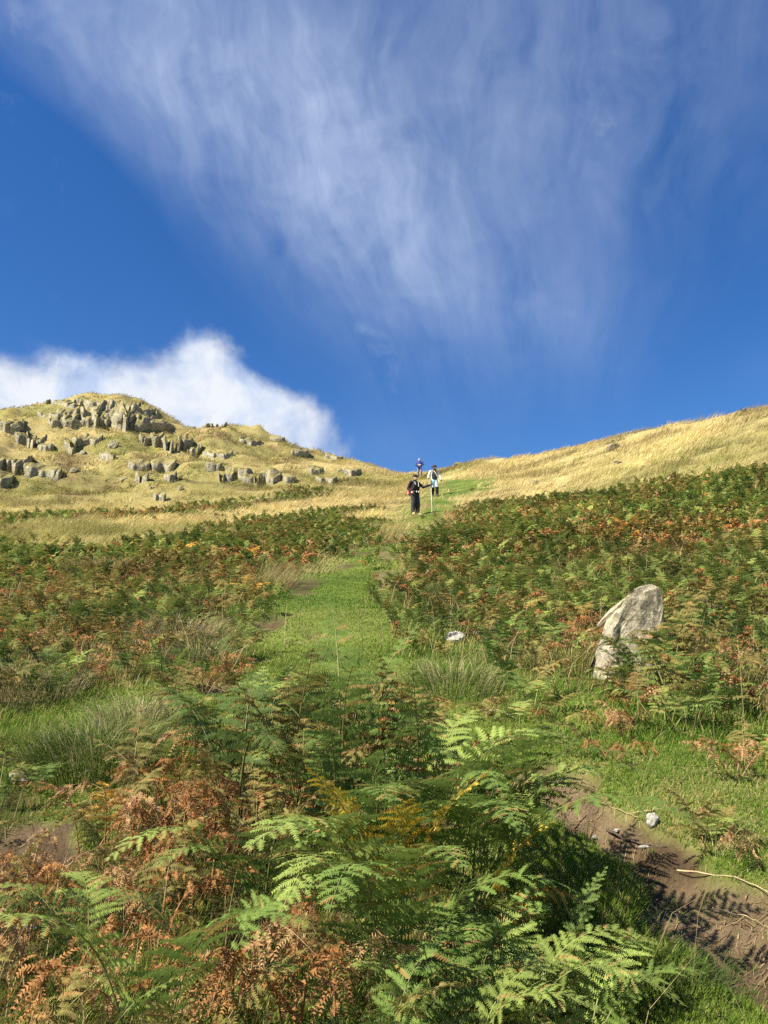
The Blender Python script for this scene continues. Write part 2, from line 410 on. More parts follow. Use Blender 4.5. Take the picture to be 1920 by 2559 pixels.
col = cs * Zn['straw'][:, None] + cg * Zn['grass'][:, None] + cf * (1 - Zn['straw'] - Zn['grass']).clip(0, 1)[:, None]
col = lerp(col, lerp(c3(.060, .040, .018), cg, .18 + .2 * v2), Zn['isle'][:, None])
col = lerp(col, cm_, Zn['mud'][:, None])
col = np.clip(col, .005, 1)
nt, nr = len(tg), len(rg)
I, J = np.meshgrid(np.arange(nt), np.arange(nr - 1), indexing='ij')
A = (I * nr + J).ravel(); B = (((I + 1) % nt) * nr + J).ravel()
F = np.stack([A, A + 1, B + 1, B], 1)
V = np.stack([x, y, Zg.ravel()], 1)
V = np.concatenate([V, [[0, 0, float(Zg[:, 0].mean())]]]); col = np.concatenate([col, col[:1]])
cap = np.stack([np.arange(nt) * nr, ((np.arange(nt) + 1) % nt) * nr, np.full(nt, len(V) - 1), np.full(nt, len(V) - 1)], 1)
me = mesh_np('ground', V, F, col)
m, t, b = material('hill_ground', .95, .1)
cc = attr(t); pos = t.new('ShaderNodeNewGeometry').outputs['Position']
n1 = t.noise(pos, 9.0, 8, .7); n2 = t.noise(pos, 70.0, 4, .6)
k = t.map(t.m('ADD', t.m('MULTIPLY', n1, .6), t.m('MULTIPLY', n2, .4)), .3, .7, .55, 1.45, False)
sc = t.new('ShaderNodeVectorMath', operation='SCALE'); t.l.new(cc, sc.inputs[0]); t.l.new(k, sc.inputs['Scale'])
t.l.new(sc.outputs[0], b.inputs['Base Color'])
bump(t, b, t.m('ADD', n1, t.m('MULTIPLY', n2, .25)), .9, .05)
go = link('ground', me, m); tag(go, kind='structure')
# ------------------------------------------------------------------ rock
def rock_material(name, base, dark, lichen, scale=1.0, lich=.5, bs=.6, grassy=None):
    m, t, b = material(name, .9, .2)
    geo = t.new('ShaderNodeNewGeometry').outputs['Position']
    st = t.new('ShaderNodeVectorMath', operation='MULTIPLY'); t.l.new(geo, st.inputs[0]); st.inputs[1].default_value = (1, 1, .45)
    n1 = t.noise(st.outputs[0], 1.1 * scale, 8, .65); n2 = t.noise(geo, 5.0 * scale, 8, .7); n3 = t.noise(geo, 2.3 * scale, 6, .65)
    c = t.mix(t.map(n1, .35, .66), dark, base)
    c = t.mix(t.map(n2, .50, .62), c, tuple(min(1, q * 1.35) for q in base))
    c = t.mix(t.m('MULTIPLY', t.map(n3, .52, .66), lich), c, lichen)
    c = t.mix(t.m('MULTIPLY', t.map(n2, .45, .28), .75), c, tuple(q * .45 for q in dark))
    if grassy is not None:                                     # turf growing on the ledges
        nz = t.new('ShaderNodeSeparateXYZ'); t.l.new(t.new('ShaderNodeNewGeometry').outputs['Normal'], nz.inputs[0])
        f = t.map(t.m('ADD', nz.outputs[2], t.m('MULTIPLY', t.m('SUBTRACT', n2, .5), 1.1)),   .46, .72)
        c = t.mix(f, c, t.mix(t.map(n1, .4, .6), grassy, tuple(q * .62 for q in grassy)))
    t.l.new(c, b.inputs['Base Color'])
    bump(t, b, t.m('ADD', n1, t.m('MULTIPLY', n2, .5)), bs, .25 / scale)
    return m
M_CRAG = rock_material('crag_rock', (.32, .29, .195), (.17, .155, .105), (.34, .32, .17), .8, .5, .9, (.26, .22, .08))
M_SLAB = rock_material('slab_rock', (.36, .315, .215), (.20, .18, .125), (.31, .30, .13), 6.0, .45, .8)
M_PALE = rock_material('pale_rock', (.34, .32, .27), (.20, .19, .16), (.5, .47, .3), 9.0, .3, .5)

def ico(sub):
    bm = bmesh.new(); bmesh.ops.create_icosphere(bm, subdivisions=sub, radius=1)
    V = np.array([v.co[:] for v in bm.verts]); F = np.array([[v.index for v in f.verts] for f in bm.faces]); bm.free()
    return V / np.linalg.norm(V, axis=1)[:, None], F
ICO = {k: ico(k) for k in (2, 3, 4, 5)}
def rock_geo(seed, w, d, h, sub=4, npl=13, rough=.10, fis=.12, steep=.75):
    g = np.random.default_rng(seed)
    D, F = ICO[sub]
    N = g.normal(size=(npl, 3)); N[:, 2] *= (1 - steep) * 1.2 + .15
    N[: npl // 3, 2] = np.abs(N[: npl // 3, 2]) + .9           # tilted tops
    N /= np.linalg.norm(N, axis=1)[:, None]
    H = g.uniform(.62, 1.0, npl)
    q = D @ N.T
    rad = np.min(np.where(q > .05, H[None] / np.maximum(q, .05), 9), 1)
    rad = np.minimum(rad, 1.25)
    P = D * rad[:, None]
    s = seed * 3.7
    x, y, z = P[:, 0] + s, P[:, 1] - s, P[:, 2] + .3 * s
    rn = noise3(x * 1.7, y * 1.7, z * 1.7, 1) * .6 + noise3(x * 4, y * 4, z * 2.5, 2) * .3 + noise3(x * 9, y * 9, z * 6, 3) * .16
    fz = 1 - np.abs(noise3(x * 3.2, y * 3.2, z * .8, 4)); fz = np.clip((fz - .82) / .18, 0, 1)
    P = P * (1 + rough * rn - fis * fz)[:, None]
    return P * np.array([w, d, h]) * .5, F
def rock(name, x, y, z, w, d, h, seed, mat, rotz_=0, label=None, cat_='rock', group=None, sub=4, sink=.3, pieces=1, **kw):
    if pieces == 1: V, F = rock_geo(seed, w, d, h, sub, **kw); V = V + np.array([0, 0, h * (.5 - sink)])
    me = mesh_np(name, V, F); me.polygons.foreach_set('use_smooth', [False] * len(me.polygons))
    o = link(name, me, mat, loc=(x, y, z), rot=(0, 0, rotz_)); tag(o, label, cat_, group); return o

FOOT = []
def outcrop(cx, cy, wp, hp, n, label, seed, name='rock_outcrop'):
    """rock standing out of the hillside: a broken face that rises steeply at its foot and runs back into the slope.
    Centre and size are given as seen in the photograph"""
    g = np.random.default_rng(seed)
    if n == 1:
        x_, y_ = at(cx, cy + hp * .35, gfar); r = math.hypot(x_, y_)
        V, F = rock_geo(seed * 50, wp / FPX * r * 1.1, wp / FPX * r * g.uniform(.8, 1.1), hp / FPX * r * 1.7, 4, npl=16, rough=.18, fis=.15)
        o = link('boulder', mesh_np('boulder', V, F), M_CRAG, loc=(x_, y_, float(gfar(np.array([x_]), np.array([y_]))[0]) - .1), rot=(0, 0, g.uniform(0, 6)))
        tag(o, label, 'boulder', 'loose boulders on the left hillside'); return o
    wp *= 1.12; hp *= 1.15
    nu = int(max(26, wp * .62)); nv = int(max(18, min(46, hp * .75)))
    us = np.linspace(-1, 1, nu)
    env = np.sqrt(np.clip(1 - us ** 2, 0, 1))
    n1 = noise2(us * wp / 26.0 + seed, us * 0 + 3.3, seed); n2 = noise2(us * wp / 9.0 + seed, us * 0 + 7.7, seed); n3 = noise2(us * wp / 20.0, us * 0 + 1.7, seed + 9)
    yb = cy + hp * .5 * env ** .6 * (1 + .30 * n1 + .18 * n2) ; yt = cy - hp * .5 * env ** .6 * (1 + .22 * n3 + .08 * n2)
    tilt = g.uniform(-.12, .12) * wp * .5
    front = np.array([at(cx + u * wp * .5, b_ + tilt * u * .3, gfar) for u, b_ in zip(us, yb)]); back = np.array([at(cx + u * wp * .5, a_ + tilt * u * .3, gfar) for u, a_ in zip(us, yt)])
    rf, rb = np.hypot(front[:, 0], front[:, 1]), np.hypot(back[:, 0], back[:, 1])
    def soft(v, k):
        for _ in range(k): v = np.convolve(np.pad(v, 1, mode='edge'), [.25, .5, .25], 'valid')
        return v
    rf = soft(rf, 3); hl = soft((yb - yt) / FPX * rf, 2)                 # height of the face, column by column, in metres
    rb = soft(np.minimum(np.maximum(rb, rf + .3), rf + 1.6 * hl + 1.0), 4)
    th = np.arctan2(front[:, 0], front[:, 1])
    t_ = np.linspace(0, 1, nv) ** 1.7
    TT_, UU = np.meshgrid(t_, us); TH = np.repeat(th[:, None], nv, 1)
    RR_ = rf[:, None] + (rb - rf)[:, None] * TT_
    zf = gfar(rf * np.sin(th), rf * np.cos(th)); zb = soft(np.minimum(gfar(rb * np.sin(th), rb * np.cos(th)), zf + 1.15 * hl), 2)
    hm = hp / FPX * float(rf.mean())                                     # height of the face in metres
    # a stepped, convex rise
    steps = max(1.5, hm / 1.7)
    ph = g.uniform(0, 1) + noise2(UU * wp / 45, TT_ * 0, seed + 3) * .5
    G0 = TT_ ** .54
    st_ = G0 * steps + ph; fl_ = np.floor(st_); st2 = (fl_ + smooth(.45, .85, st_ - fl_) - ph) / steps
    G = np.clip(.62 * G0 + .38 * np.where(st2 < 0, G0, st2), 0, 1.0); G = G * smooth(0, .04, TT_) + TT_ * (1 - smooth(0, .04, TT_))
    Z_ = zf[:, None] + (zb - zf)[:, None] * G
    sx_ = TH * RR_
    # joints and buttresses
    j1 = np.abs(noise2(sx_ / 2.0 + seed + Z_ * .22, Z_ / 4.0, seed + 4)); j2 = np.abs(noise2(sx_ / .62 + Z_ * .2, Z_ / 2.4, seed + 5)); bl = noise2(sx_ / 2.6, Z_ / 2.2, seed + 6); fine = noise2(sx_ / .3, Z_ / .45, seed + 7)
    a_ = min(.75, .17 * hm + .12)
    D_ = a_ * (.75 * bl + .42 * np.minimum(j1 * 4.5, 1) + .28 * np.minimum(j2 * 3.5, 1) - .12 + .16 * fine)
    pin = smooth(0, .10, TT_) * smooth(1, .72, TT_) * smooth(0, .35, env)[:, None]
    Z_ = np.maximum(Z_, gfar(RR_ * np.sin(TH), RR_ * np.cos(TH)) + .38 * pin)
    RR2 = RR_ - D_ * pin * 1.3; Z2 = Z_ + D_ * pin * .5
    Z2 = Z2 - .14 * (1 - smooth(0, .12, TT_)) - .12 * smooth(.9, 1, TT_) - .14 * (1 - smooth(0, .25, env)[:, None])
    V = np.stack([RR2 * np.sin(TH), RR2 * np.cos(TH), Z2], 2).reshape(-1, 3)
    I_, J_ = np.meshgrid(np.arange(nu - 1), np.arange(nv - 1), indexing='ij'); A_ = (I_ * nv + J_).ravel()
    F = np.stack([A_, A_ + nv, A_ + nv + 1, A_ + 1], 1)
    FOOT.append(np.concatenate([np.stack([rf * np.sin(th), rf * np.cos(th)], 1)[::3], np.stack([(rf * .25 + rb * .75) * np.sin(th), (rf * .25 + rb * .75) * np.cos(th)], 1)[::-3]]))
    org = np.array([front[nu // 2, 0], front[nu // 2, 1], zf[nu // 2]])
    o = link(name, mesh_np(name, V - org, F), M_CRAG, loc=org); tag(o, label, 'rock', 'rock outcrops on the left hillside'); return o
def rotz(v, a):
    c, s = math.cos(a), math.sin(a); return np.stack([v[:, 0] * c - v[:, 1] * s, v[:, 0] * s + v[:, 1] * c, v[:, 2]], 1)
OUT = [
    (212, 888, 235, 62, 24, 'broad grey crag just under the summit dome of the left hill'),
    (205, 864, 190, 30, 9, 'upper tier of broken rock closest to the top of the summit dome'),
    (268, 886, 130, 34, 9, 'sloping rock tier on the right flank of the summit crag'),
    (170, 908, 120, 26, 9, 'lowest rock tier at the foot of the summit crag'),
    (305, 916, 130, 26, 9, 'low band of grey rock to the right of the summit crag'),
    (150, 862, 60, 22, 5, 'small crag on the left shoulder of the summit dome'),
    (20, 915, 60, 42, 4, 'grey outcrop on the skyline at the left picture edge'),
    (65, 938, 62, 50, 4, 'rounded grey outcrop just below the skyline outcrop at the left'),
    (98, 957, 36, 34, 2, 'small knobbly outcrop beside the rounded grey outcrop'),
    (18, 985, 95, 62, 4, 'dark steep outcrop at the left picture edge half in shade'),
    (92, 1014, 78, 44, 3, 'wedge shaped ribbed outcrop below the dark steep outcrop'),
    (5, 1036, 44, 26, 2, 'low dark outcrop lowest at the left picture edge'),
    (152, 955, 26, 48, 3, 'narrow upright outcrop below the summit crag'),
    (190, 948, 62, 22, 3, 'short dark ledge of rock under the summit crag'),
    (372, 945, 88, 52, 5, 'big pale outcrop with a dark hollow at its foot'),
    (325, 945, 44, 30, 3, 'pale broken rocks left of the outcrop with the hollow'),
    (232, 984, 34, 22, 3, 'pale scattered rocks in the middle of the left hillside'),
    (420, 972, 30, 18, 2, 'small grey rocks to the right of the outcrop with the hollow'),
    (470, 975, 66, 28, 6, 'long grey rock band below the second hump'),
    (455, 916, 66, 10, 4, 'thin rock cap on the second hump of the skyline'),
    (540, 950, 42, 20, 3, 'grey outcrop on the slope under the sloping skyline'),
    (600, 948, 30, 12, 2, 'grey rock on the sloping skyline'),
    (353, 1004, 52, 26, 4, 'pale blocks above the pointed rock'),
    (366, 1030, 34, 22, 2, 'pointed pale rock pair above the dark bracken band'),
    (308, 1034, 30, 16, 2, 'low pale rocks left of the pointed rock pair'),
    (300, 1008, 44, 14, 3, 'reddish grey rocks in the middle of the left hillside'),
    (462, 1010, 34, 18, 3, 'small rock ledge over the two pillar-like blocks'),
    (488, 1027, 32, 30, 3, 'two pillar-like blocks with a dark slot'),
    (545, 1027, 56, 40, 5, 'blocky grey outcrop in the middle of the golden slope'),
    (590, 1027, 34, 34, 2, 'squarish grey outcrop to the right of the blocky one'),
    (625, 1035, 26, 18, 2, 'small rock to the right of the squarish outcrop'),
    (682, 1012, 34, 26, 3, 'grey rock in the golden slope left of the walkers'),
    (705, 1037, 44, 18, 3, 'low dark rock nearest the walkers on the golden slope'),
    (648, 980, 36, 12, 3, 'thin rock ledge high on the golden slope'),
    (722, 988, 36, 12, 2, 'pale rock just under the descending skyline'),
    (762, 1018, 36, 18, 3, 'pale broken rock near the foot of the skyline'),
    (735, 1015, 20, 12, 1, 'small pale rock left of the broken rock near the skyline foot'),
    (392, 1052, 16, 12, 1, 'single pale boulder above the end of the dark bracken band'),
    (330, 1050, 12, 10, 1, 'small round boulder left of the single pale boulder'),
    (160, 1012, 18, 12, 1, 'small pale boulder right of the wedge shaped outcrop'),
    (270, 1030, 16, 10, 1, 'flat pale boulder in the grass below the scattered rocks'),
    (345, 1078, 26, 12, 2, 'low stones at the edge of the dark bracken band'),
    (505, 1108, 24, 10, 1, 'pale stone at the edge of the golden strip'),
    (180, 975, 20, 14, 1, 'grey boulder below the narrow upright outcrop'),
    (245, 957, 22, 16, 1, 'grey boulder right of the short dark ledge'),
]
for i, (cx, cy, wp, hp, n, lab) in enumerate(OUT): outcrop(cx, cy, wp, hp, n, lab, 100 + i)
# pale rocks on the right slope
for i, (cx, cy, wp, hp, lab) in enumerate([(1323, 972, 34, 12, 'pale flat rock high on the right grassy slope'), (1335, 1002, 22, 8, 'pale stone below the flat rock on the right slope'),
                                           (1152, 1046, 24, 9, 'pale stone low on the right grassy slope above the bracken'), (990, 1003, 30, 8, 'thin pale rock on the right skyline near the walkers')]):
    x_, y_ = at(cx, cy, gz); r_ = math.hypot(x_, y_); w_ = wp / FPX * r_; h_ = hp / FPX * r_ * 1.6
    rock('boulder', x_, y_, gz1(x_, y_), w_, w_ * .7, h_, 700 + i, M_CRAG, .3 * i, lab, 'rock', 'pale rocks on the right slope', sub=3)

# ---- the leaning slab among the ferns
def slab():
    x0, y0 = at(1345, 1462); r0 = math.hypot(x0, y0); k = r0 / FPX
    z0 = gz1(x0, y0)
    out_ = [(1276, 1500), (1288, 1440), (1308, 1385), (1322, 1345), (1352, 1302), (1380, 1272), (1404, 1264), (1424, 1270), (1432, 1300), (1434, 1380), (1434, 1440), (1420, 1510)]
    D, F = ICO[5]
    pts = np.array([((px - 1350) * k, (1395 - py) * k) for px, py in out_])
    n = len(pts); cen = np.array([.02, .02])
    # outline radius as a function of angle, in the plane facing the camera
    ang = np.arctan2(pts[:, 1] - cen[1], pts[:, 0] - cen[0])
    def edge(a):
        ca, sa = np.cos(a), np.sin(a); best = np.full(a.shape, 9.0)
        for i in range(n):
            p, q = pts[i] - cen, pts[(i + 1) % n] - cen
            e = q - p; den = ca * e[1] - sa * e[0]
            tt = (p[0] * e[1] - p[1] * e[0]) / np.where(np.abs(den) < 1e-9, 1e-9, den); uu = (p[0] * sa - p[1] * ca) / np.where(np.abs(den) < 1e-9, 1e-9, den)
            uu = (ca * p[1] - sa * p[0]) / np.where(np.abs(den) < 1e-9, 1e-9, -(ca * e[1] - sa * e[0]))
            best = np.where((tt > 0) & (uu > -.002) & (uu < 1.002) & (tt < best), tt, best)
        return best
    a = np.arctan2(D[:, 2], D[:, 0]); rr = np.hypot(D[:, 0], D[:, 2]); E = edge(a); E = np.where(E > 2, .4, E)
    prof = np.clip(rr * 1.5, 0, 1) ** .8                       # flat faces, squarish rim
    X_ = cen[0] + np.cos(a) * E * prof; Z_ = cen[1] + np.sin(a) * E * prof
    depth = .17
    # two faces in front: a bright left face and a duller right face meeting at a blunt edge
    ridge = np.interp(Z_, [-.3, .1, .45], [-.02, -.06, .06])
    front = -depth + .42 * np.maximum(0, X_ - ridge) + 1.05 * np.maximum(0, ridge - X_)
    back = depth * .9 + 0 * X_
    yy = np.where(D[:, 1] < 0, front, back) * np.clip((1 - rr ** 6), 0, 1) ** .5 + .10 * Z_
    P = np.stack([X_, yy, Z_], 1)
    s = P * 1.0
    nz = noise3(s[:, 0] * 6, s[:, 1] * 6, s[:, 2] * 4, 1) * .028 + noise3(s[:, 0] * 17, s[:, 1] * 17, s[:, 2] * 12, 2) * .016 + noise3(s[:, 0] * 40, s[:, 1] * 40, s[:, 2] * 30, 3) * .007
    crack = np.exp(-((Z_ - (.30 + .22 * X_ + .02 * np.sin(X_ * 40))) / .010) ** 2) * smooth(.16, .02, X_) * .022 + np.exp(-((X_ - (.03 - .35 * Z_ + .012 * np.sin(Z_ * 50))) / .012) ** 2) * smooth(.34, .2, Z_) * .022
    P[:, 1] += np.where(D[:, 1] < 0, 1, -1) * (nz + crack)
    P[:, 0] += nz * .6
    # a thinner leaf of rock split off along the upper left edge
    return x0, y0, z0, P, F, k
sx0, sy0, sz0, SPt, SF, sk = slab()
zc = sz0 + (1462 - 1395) * sk
o = link('standing_stone', mesh_np('standing_stone', SPt, SF), M_SLAB, loc=(sx0, sy0, zc - .02), rot=(0, R(5), -math.atan2(sx0, sy0)))
tag(o, 'leaning grey lichen-spotted slab of rock standing among the ferns on the right', 'rock')
o.data.polygons.foreach_set('use_smooth', [False] * len(o.data.polygons))
V, F = rock_geo(811, .34, .12, .06, 4, rough=.12, fis=.05, steep=.3)
leaf = link('split_leaf', mesh_np('split_leaf', V, F), M_SLAB, o, loc=(-.062, .045, .262), rot=(0, -.84, 0))
# ---- small pale rock, stones and sticks
def stone(cx, cy, w_, d_, h_, seed, lab, mat=None, rz=0, sink=.3, grp=None):
    x_, y_ = at(cx, cy, gz); return rock('stone', x_, y_, gz1(x_, y_), w_, d_, h_, seed, mat or M_PALE, rz, lab, 'stone', grp, sub=3, sink=sink, npl=8, rough=.2, fis=.15)
o = stone(985, 1388, .20, .17, .13, 901, 'small pale rock in the ferns between the path and the leaning slab', sink=.2); o.name = 'pale_rock'; o['category'] = 'rock'
stone(1045, 1368, .16, .14, .09, 902, 'pale stone just to the right of the small pale rock')
stone(1411, 1783, .045, .035, .055, 903, 'white stone standing up on the bare mud', mat=plain('white_stone', (.36, .34, .29), .8, .2, 60), sink=.1)
stone(1287, 1812, .03, .03, .022, 904, 'small grey stone at the left rim of the mud', sink=.2)
stone(1335, 1797, .04, .03, .02, 905, 'flat grey stone beside the dark stick on the mud', sink=.2)
stone(1395, 1832, .06, .03, .014, 906, 'flat pale flake of stone on the mud below the white stone', sink=.2)
stone(68, 2020, .05, .04, .04, 907, 'small grey stone by the left lawn', sink=.2)
stone(40, 1690, .10, .08, .07, 908, 'grey stone in the grass by the left picture edge', mat=M_SLAB, sink=.2)
def stick(name, pts, r0, r1, mat, lab, cat_, lift=.012):
    P = []
    for px, py in pts:
        x_, y_ = at(px, py, gz); P.append((x_, y_, gz1(x_, y_) + lift))
    P = np.array(P); tt = np.linspace(0, len(P) - 1, 14)
    Q = np.stack([np.interp(tt, range(len(P)), P[:, k]) for k in range(3)], 1)
    Q[1:-1, 2] += .003 * np.sin(np.arange(12) * 1.7)
    org = Q[0].copy(); Q -= org
    m_ = 6; rad = np.linspace(r0, r1, 14) * .62 * (1 + .15 * np.sin(np.arange(14) * 2.3))
    Vv = np.stack([Q + np.outer(rad * math.cos(j / m_ * 2 * math.pi), [.4, .9, 0]) * 1.0 + np.outer(rad * math.sin(j / m_ * 2 * math.pi), [0, 0, 1]) for j in range(m_)], 1).reshape(-1, 3)
    Ff = np.array([(a * m_ + j, a * m_ + (j + 1) % m_, (a + 1) * m_ + (j + 1) % m_, (a + 1) * m_ + j) for a in range(13) for j in range(m_)])
    o = link(name, mesh_np(name, Vv, Ff), mat, loc=org); tag(o, lab, cat_); return o
M_DRY = plain('dry_stem', (.36, .28, .15), .8); M_BARK = plain('dark_wood', (.07, .05, .035), .9)
stick('fallen_stem', [(1463, 1886), (1530, 1895), (1600, 1905), (1640, 1925), (1720, 1960)], .0055, .004, M_DRY, 'long pale fallen bracken stem lying across the mud', 'stem')
stick('fallen_stem', [(1370, 1762), (1400, 1757), (1440, 1750)], .004, .003, M_DRY, 'short pale stem above the white stone', 'stem')
stick('fallen_stem', [(1285, 1735), (1350, 1760), (1380, 1772)], .003, .002, M_DRY, 'thin dry stem at the top of the mud patch', 'stem')
stick('fallen_stem', [(1540, 1970), (1620, 1990), (1660, 2010)], .003, .002, M_DRY, 'thin dry stem lower on the mud near the right picture edge', 'stem')
stick('fallen_stem', [(1480, 2005), (1450, 2040), (1445, 2060)], .003, .002, M_DRY, 'thin dry stem lying at the grassy rim of the mud', 'stem')
stick('fallen_stem', [(1040, 1545), (1080, 1545), (1110, 1560)], .006, .004, M_DRY, 'pale bent stem on the lawn behind the tall green fern', 'stem', .03)
stick('stick', [(1310, 1795), (1355, 1818), (1400, 1828), (1440, 1832)], .011, .006, M_BARK, 'dark stick half sunk in the mud under the white stone', 'stick', .006)
stick('stick', [(1475, 1868), (1490, 1860), (1502, 1852)], .006, .004, M_BARK, 'short dark twig near the pale fallen stem', 'stick')
# ------------------------------------------------------------------ bracken
PAL = {  # leaf colours (linear base colour): main, second
    'green': ((.095, .165, .033), (.155, .225, .050)),
    'dark': ((.065, .115, .028), (.105, .155, .038)),
    'lime': ((.170, .240, .048), (.250, .300, .080)),
    'olive': ((.155, .150, .040), (.225, .180, .055)),
    'brown': ((.280, .125, .040), (.410, .215, .085)),
    'tan': ((.390, .230, .105), (.490, .320, .150)),
    'yellow': ((.560, .400, .042), (.680, .500, .070)),
    'orange': ((.450, .230, .050), (.560, .370, .070)),
}
STALKC = {'green': (.16, .17, .05), 'dark': (.12, .12, .04), 'lime': (.22, .24, .07), 'olive': (.2, .16, .06), 'brown': (.24, .12, .05), 'tan': (.33, .2, .1), 'yellow': (.4, .28, .08), 'orange': (.35, .2, .07)}

PLF = {0: 1.0, 1: 1.15, 2: 1.5}
def frond(seed, colour, stipe=.42, blade=.62, width=.30, npin=13, npl=12, a0=8, a1=82, dead=0.0, lod=0, open_=1.0):
    """one bracken frond growing from the origin, arching towards +X; returns (V, quads, colours), stalk (V, quads, colours)"""
    g = np.random.default_rng(seed)
    c0, c1 = [np.array(c) for c in PAL[colour]]
    total_ = stipe + blade
    n = 26
    s = np.linspace(0, 1, n)
    kink = g.uniform(-.12, .12)
    ang = np.radians(a0 + (a1 - a0) * smooth(.25, 1.0, s) + 10 * g.normal() * s * dead)
    yaw = (g.normal() * .18 * s + dead * .5 * np.sin(s * 5 + g.uniform(0, 6)) * s)
    T = np.stack([np.sin(ang) * np.cos(yaw), np.sin(ang) * np.sin(yaw + kink), np.cos(ang)], 1)
    T /= np.linalg.norm(T, axis=1)[:, None]
    P = np.concatenate([[[0, 0, 0]], np.cumsum((T[1:] + T[:-1]) * .5 * total_ / (n - 1), 0)])
    def pt(q): return np.array([np.interp(q, s, P[:, k]) for k in range(3)])
    def tn(q):
        v = np.array([np.interp(q, s, T[:, k]) for k in range(3)]); return v / np.linalg.norm(v)
    VV, QQ, CC = [], [], []
    nv = 0
    q0 = stipe / total_
    for i in range(npin):
        f = (i + .3) / npin
        q = q0 + (1 - q0) * (f ** .92)
        L = width * (1 - f) ** .80 * min(1, .72 + 1.6 * f) * g.uniform(.86, 1.1)
        for sd_ in (-1, 1):
            if dead and g.random() < .18 * dead: continue
            Tq = tn(min(1, q)); o_ = pt(min(1, q))
            side = np.cross(Tq, [0, 0, 1.0]); side = side / (np.linalg.norm(side) + 1e-9)
            if np.linalg.norm(np.cross(Tq, [0, 0, 1.0])) < .05: side = np.array([0, -1.0, 0])
            side = side * sd_
            nrm = np.cross(side, Tq) * sd_; nrm /= np.linalg.norm(nrm)
            if nrm[2] < 0 and dead < .5: nrm = -nrm
            fwd = R(18 + 28 * f + 5 * g.normal())
            d = side * math.cos(fwd) * open_ + Tq * math.sin(fwd) + nrm * (.18 + .12 * g.normal()) * (1 - dead)
            d = d + g.normal(size=3) * (.05 + .45 * dead); d /= np.linalg.norm(d)
            droop = (.28 + .2 * g.random()) + dead * 1.5
            k = max(2, int(npl * (.35 + .65 * L / width))) if lod < 2 else 2
            tt = (np.arange(k) + .5) / k
            ax = o_ + d * (L * tt)[:, None]
            ax[:, 2] -= droop * L * tt ** 2 * .55
            if dead:
                ax = ax + np.stack([np.sin(tt * 6 + g.uniform(0, 6)), np.sin(tt * 5 + g.uniform(0, 6)), np.cos(tt * 6 + g.uniform(0, 6))], 1) * L * .12 * dead
            dirs = np.gradient(ax, axis=0) if k > 2 else np.repeat(((ax[1] - ax[0])[None]), k, 0)
            dirs /= np.linalg.norm(dirs, axis=1)[:, None] + 1e-9
            up = nrm[None, :] * np.ones((k, 1)); lat = np.cross(up, dirs); lat /= np.linalg.norm(lat, axis=1)[:, None] + 1e-9
            up2 = np.cross(dirs, lat)
            if dead:
                roll = g.normal() * 1.3 * dead + np.cumsum(g.normal(size=k)) * .25 * dead
                lat, up2 = lat * np.cos(roll)[:, None] + up2 * np.sin(roll)[:, None], up2 * np.cos(roll)[:, None] - lat * np.sin(roll)[:, None]
            step = L / k
            env = np.minimum(1, .55 + 2.2 * tt) * (1 - tt * .98) ** .62
            pl = (.62 * blade / npin) * np.minimum(1, .45 + .8 * L / width) * env * PLF[lod] + .003
            if lod == 1: pl *= 1.05
            for s2 in (-1, 1):
                l = pl * g.uniform(.85, 1.12, k)
                dd = lat * s2 * .86 + dirs * .42 + up2 * (g.normal(size=(k, 1)) * .14 + .06 - .25 * dead * g.random((k, 1)))
                if lod == 2: dd = lat * s2 * .9 + dirs * .5 + up2 * g.normal(size=(k, 1)) * .2
                w0 = step * (.50 if lod == 0 else .56 if lod == 1 else .62)
                b0 = ax - dirs * w0; b1 = ax + dirs * w0
                tip = ax + dd * l[:, None]; 
                if lod < 2: tip = tip - up2 * (l * .12)[:, None]
                t0 = tip - dirs * w0 * .22; t1 = tip + dirs * w0 * .42
                VV.append(np.stack([b0, b1, t1, t0], 1).reshape(-1, 3))
                QQ.append((np.arange(k * 4).reshape(k, 4) + nv)); nv += 4 * k
                mixf = np.clip(g.normal(.35, .25, (k, 1)) + .25 * f, 0, 1)
                cc = c0 + (c1 - c0) * mixf
                cc = cc * g.uniform(.85, 1.15)
                if colour in ('green', 'lime', 'olive') and g.random() < .07: cc = cc * .3 + np.array(PAL['brown'][1]) * .7
                cc = np.repeat(cc[:, None, :], 4, 1)
                cc[:, :2] = cc[:, :2] * .8 + np.array(STALKC[colour]) * .2
                CC.append(cc.reshape(-1, 3))
    # stalk and midrib as a tapering four-sided tube
    rad = np.interp(s, [0, q0, 1], [.0055, .004, .0012]) * (1 if lod == 0 else 1.6)
    m_ = 4 if lod == 0 else 3
    ring = [P + np.outer(rad * math.cos(2 * math.pi * j / m_), [1, 0, 0]) + np.outer(rad * math.sin(2 * math.pi * j / m_), [0, 1, 0]) for j in range(m_)]
    if lod == 2:
        ring = [r_[[0, n // 3, 2 * n // 3]] for r_ in ring]
    elif lod == 1: ring = [r_[::5] for r_ in ring]
    nn = len(ring[0])
    SV = np.stack(ring, 1).reshape(-1, 3)
    SQ = np.array([(a * m_ + j, a * m_ + (j + 1) % m_, (a + 1) * m_ + (j + 1) % m_, (a + 1) * m_ + j) for a in range(nn - 1) for j in range(m_)])
    SC = np.array(STALKC[colour])[None] * g.uniform(.8, 1.2, (len(SV), 1))
    return (np.concatenate(VV), np.concatenate(QQ), np.clip(np.concatenate(CC), 0, 1)), (SV, SQ, SC)

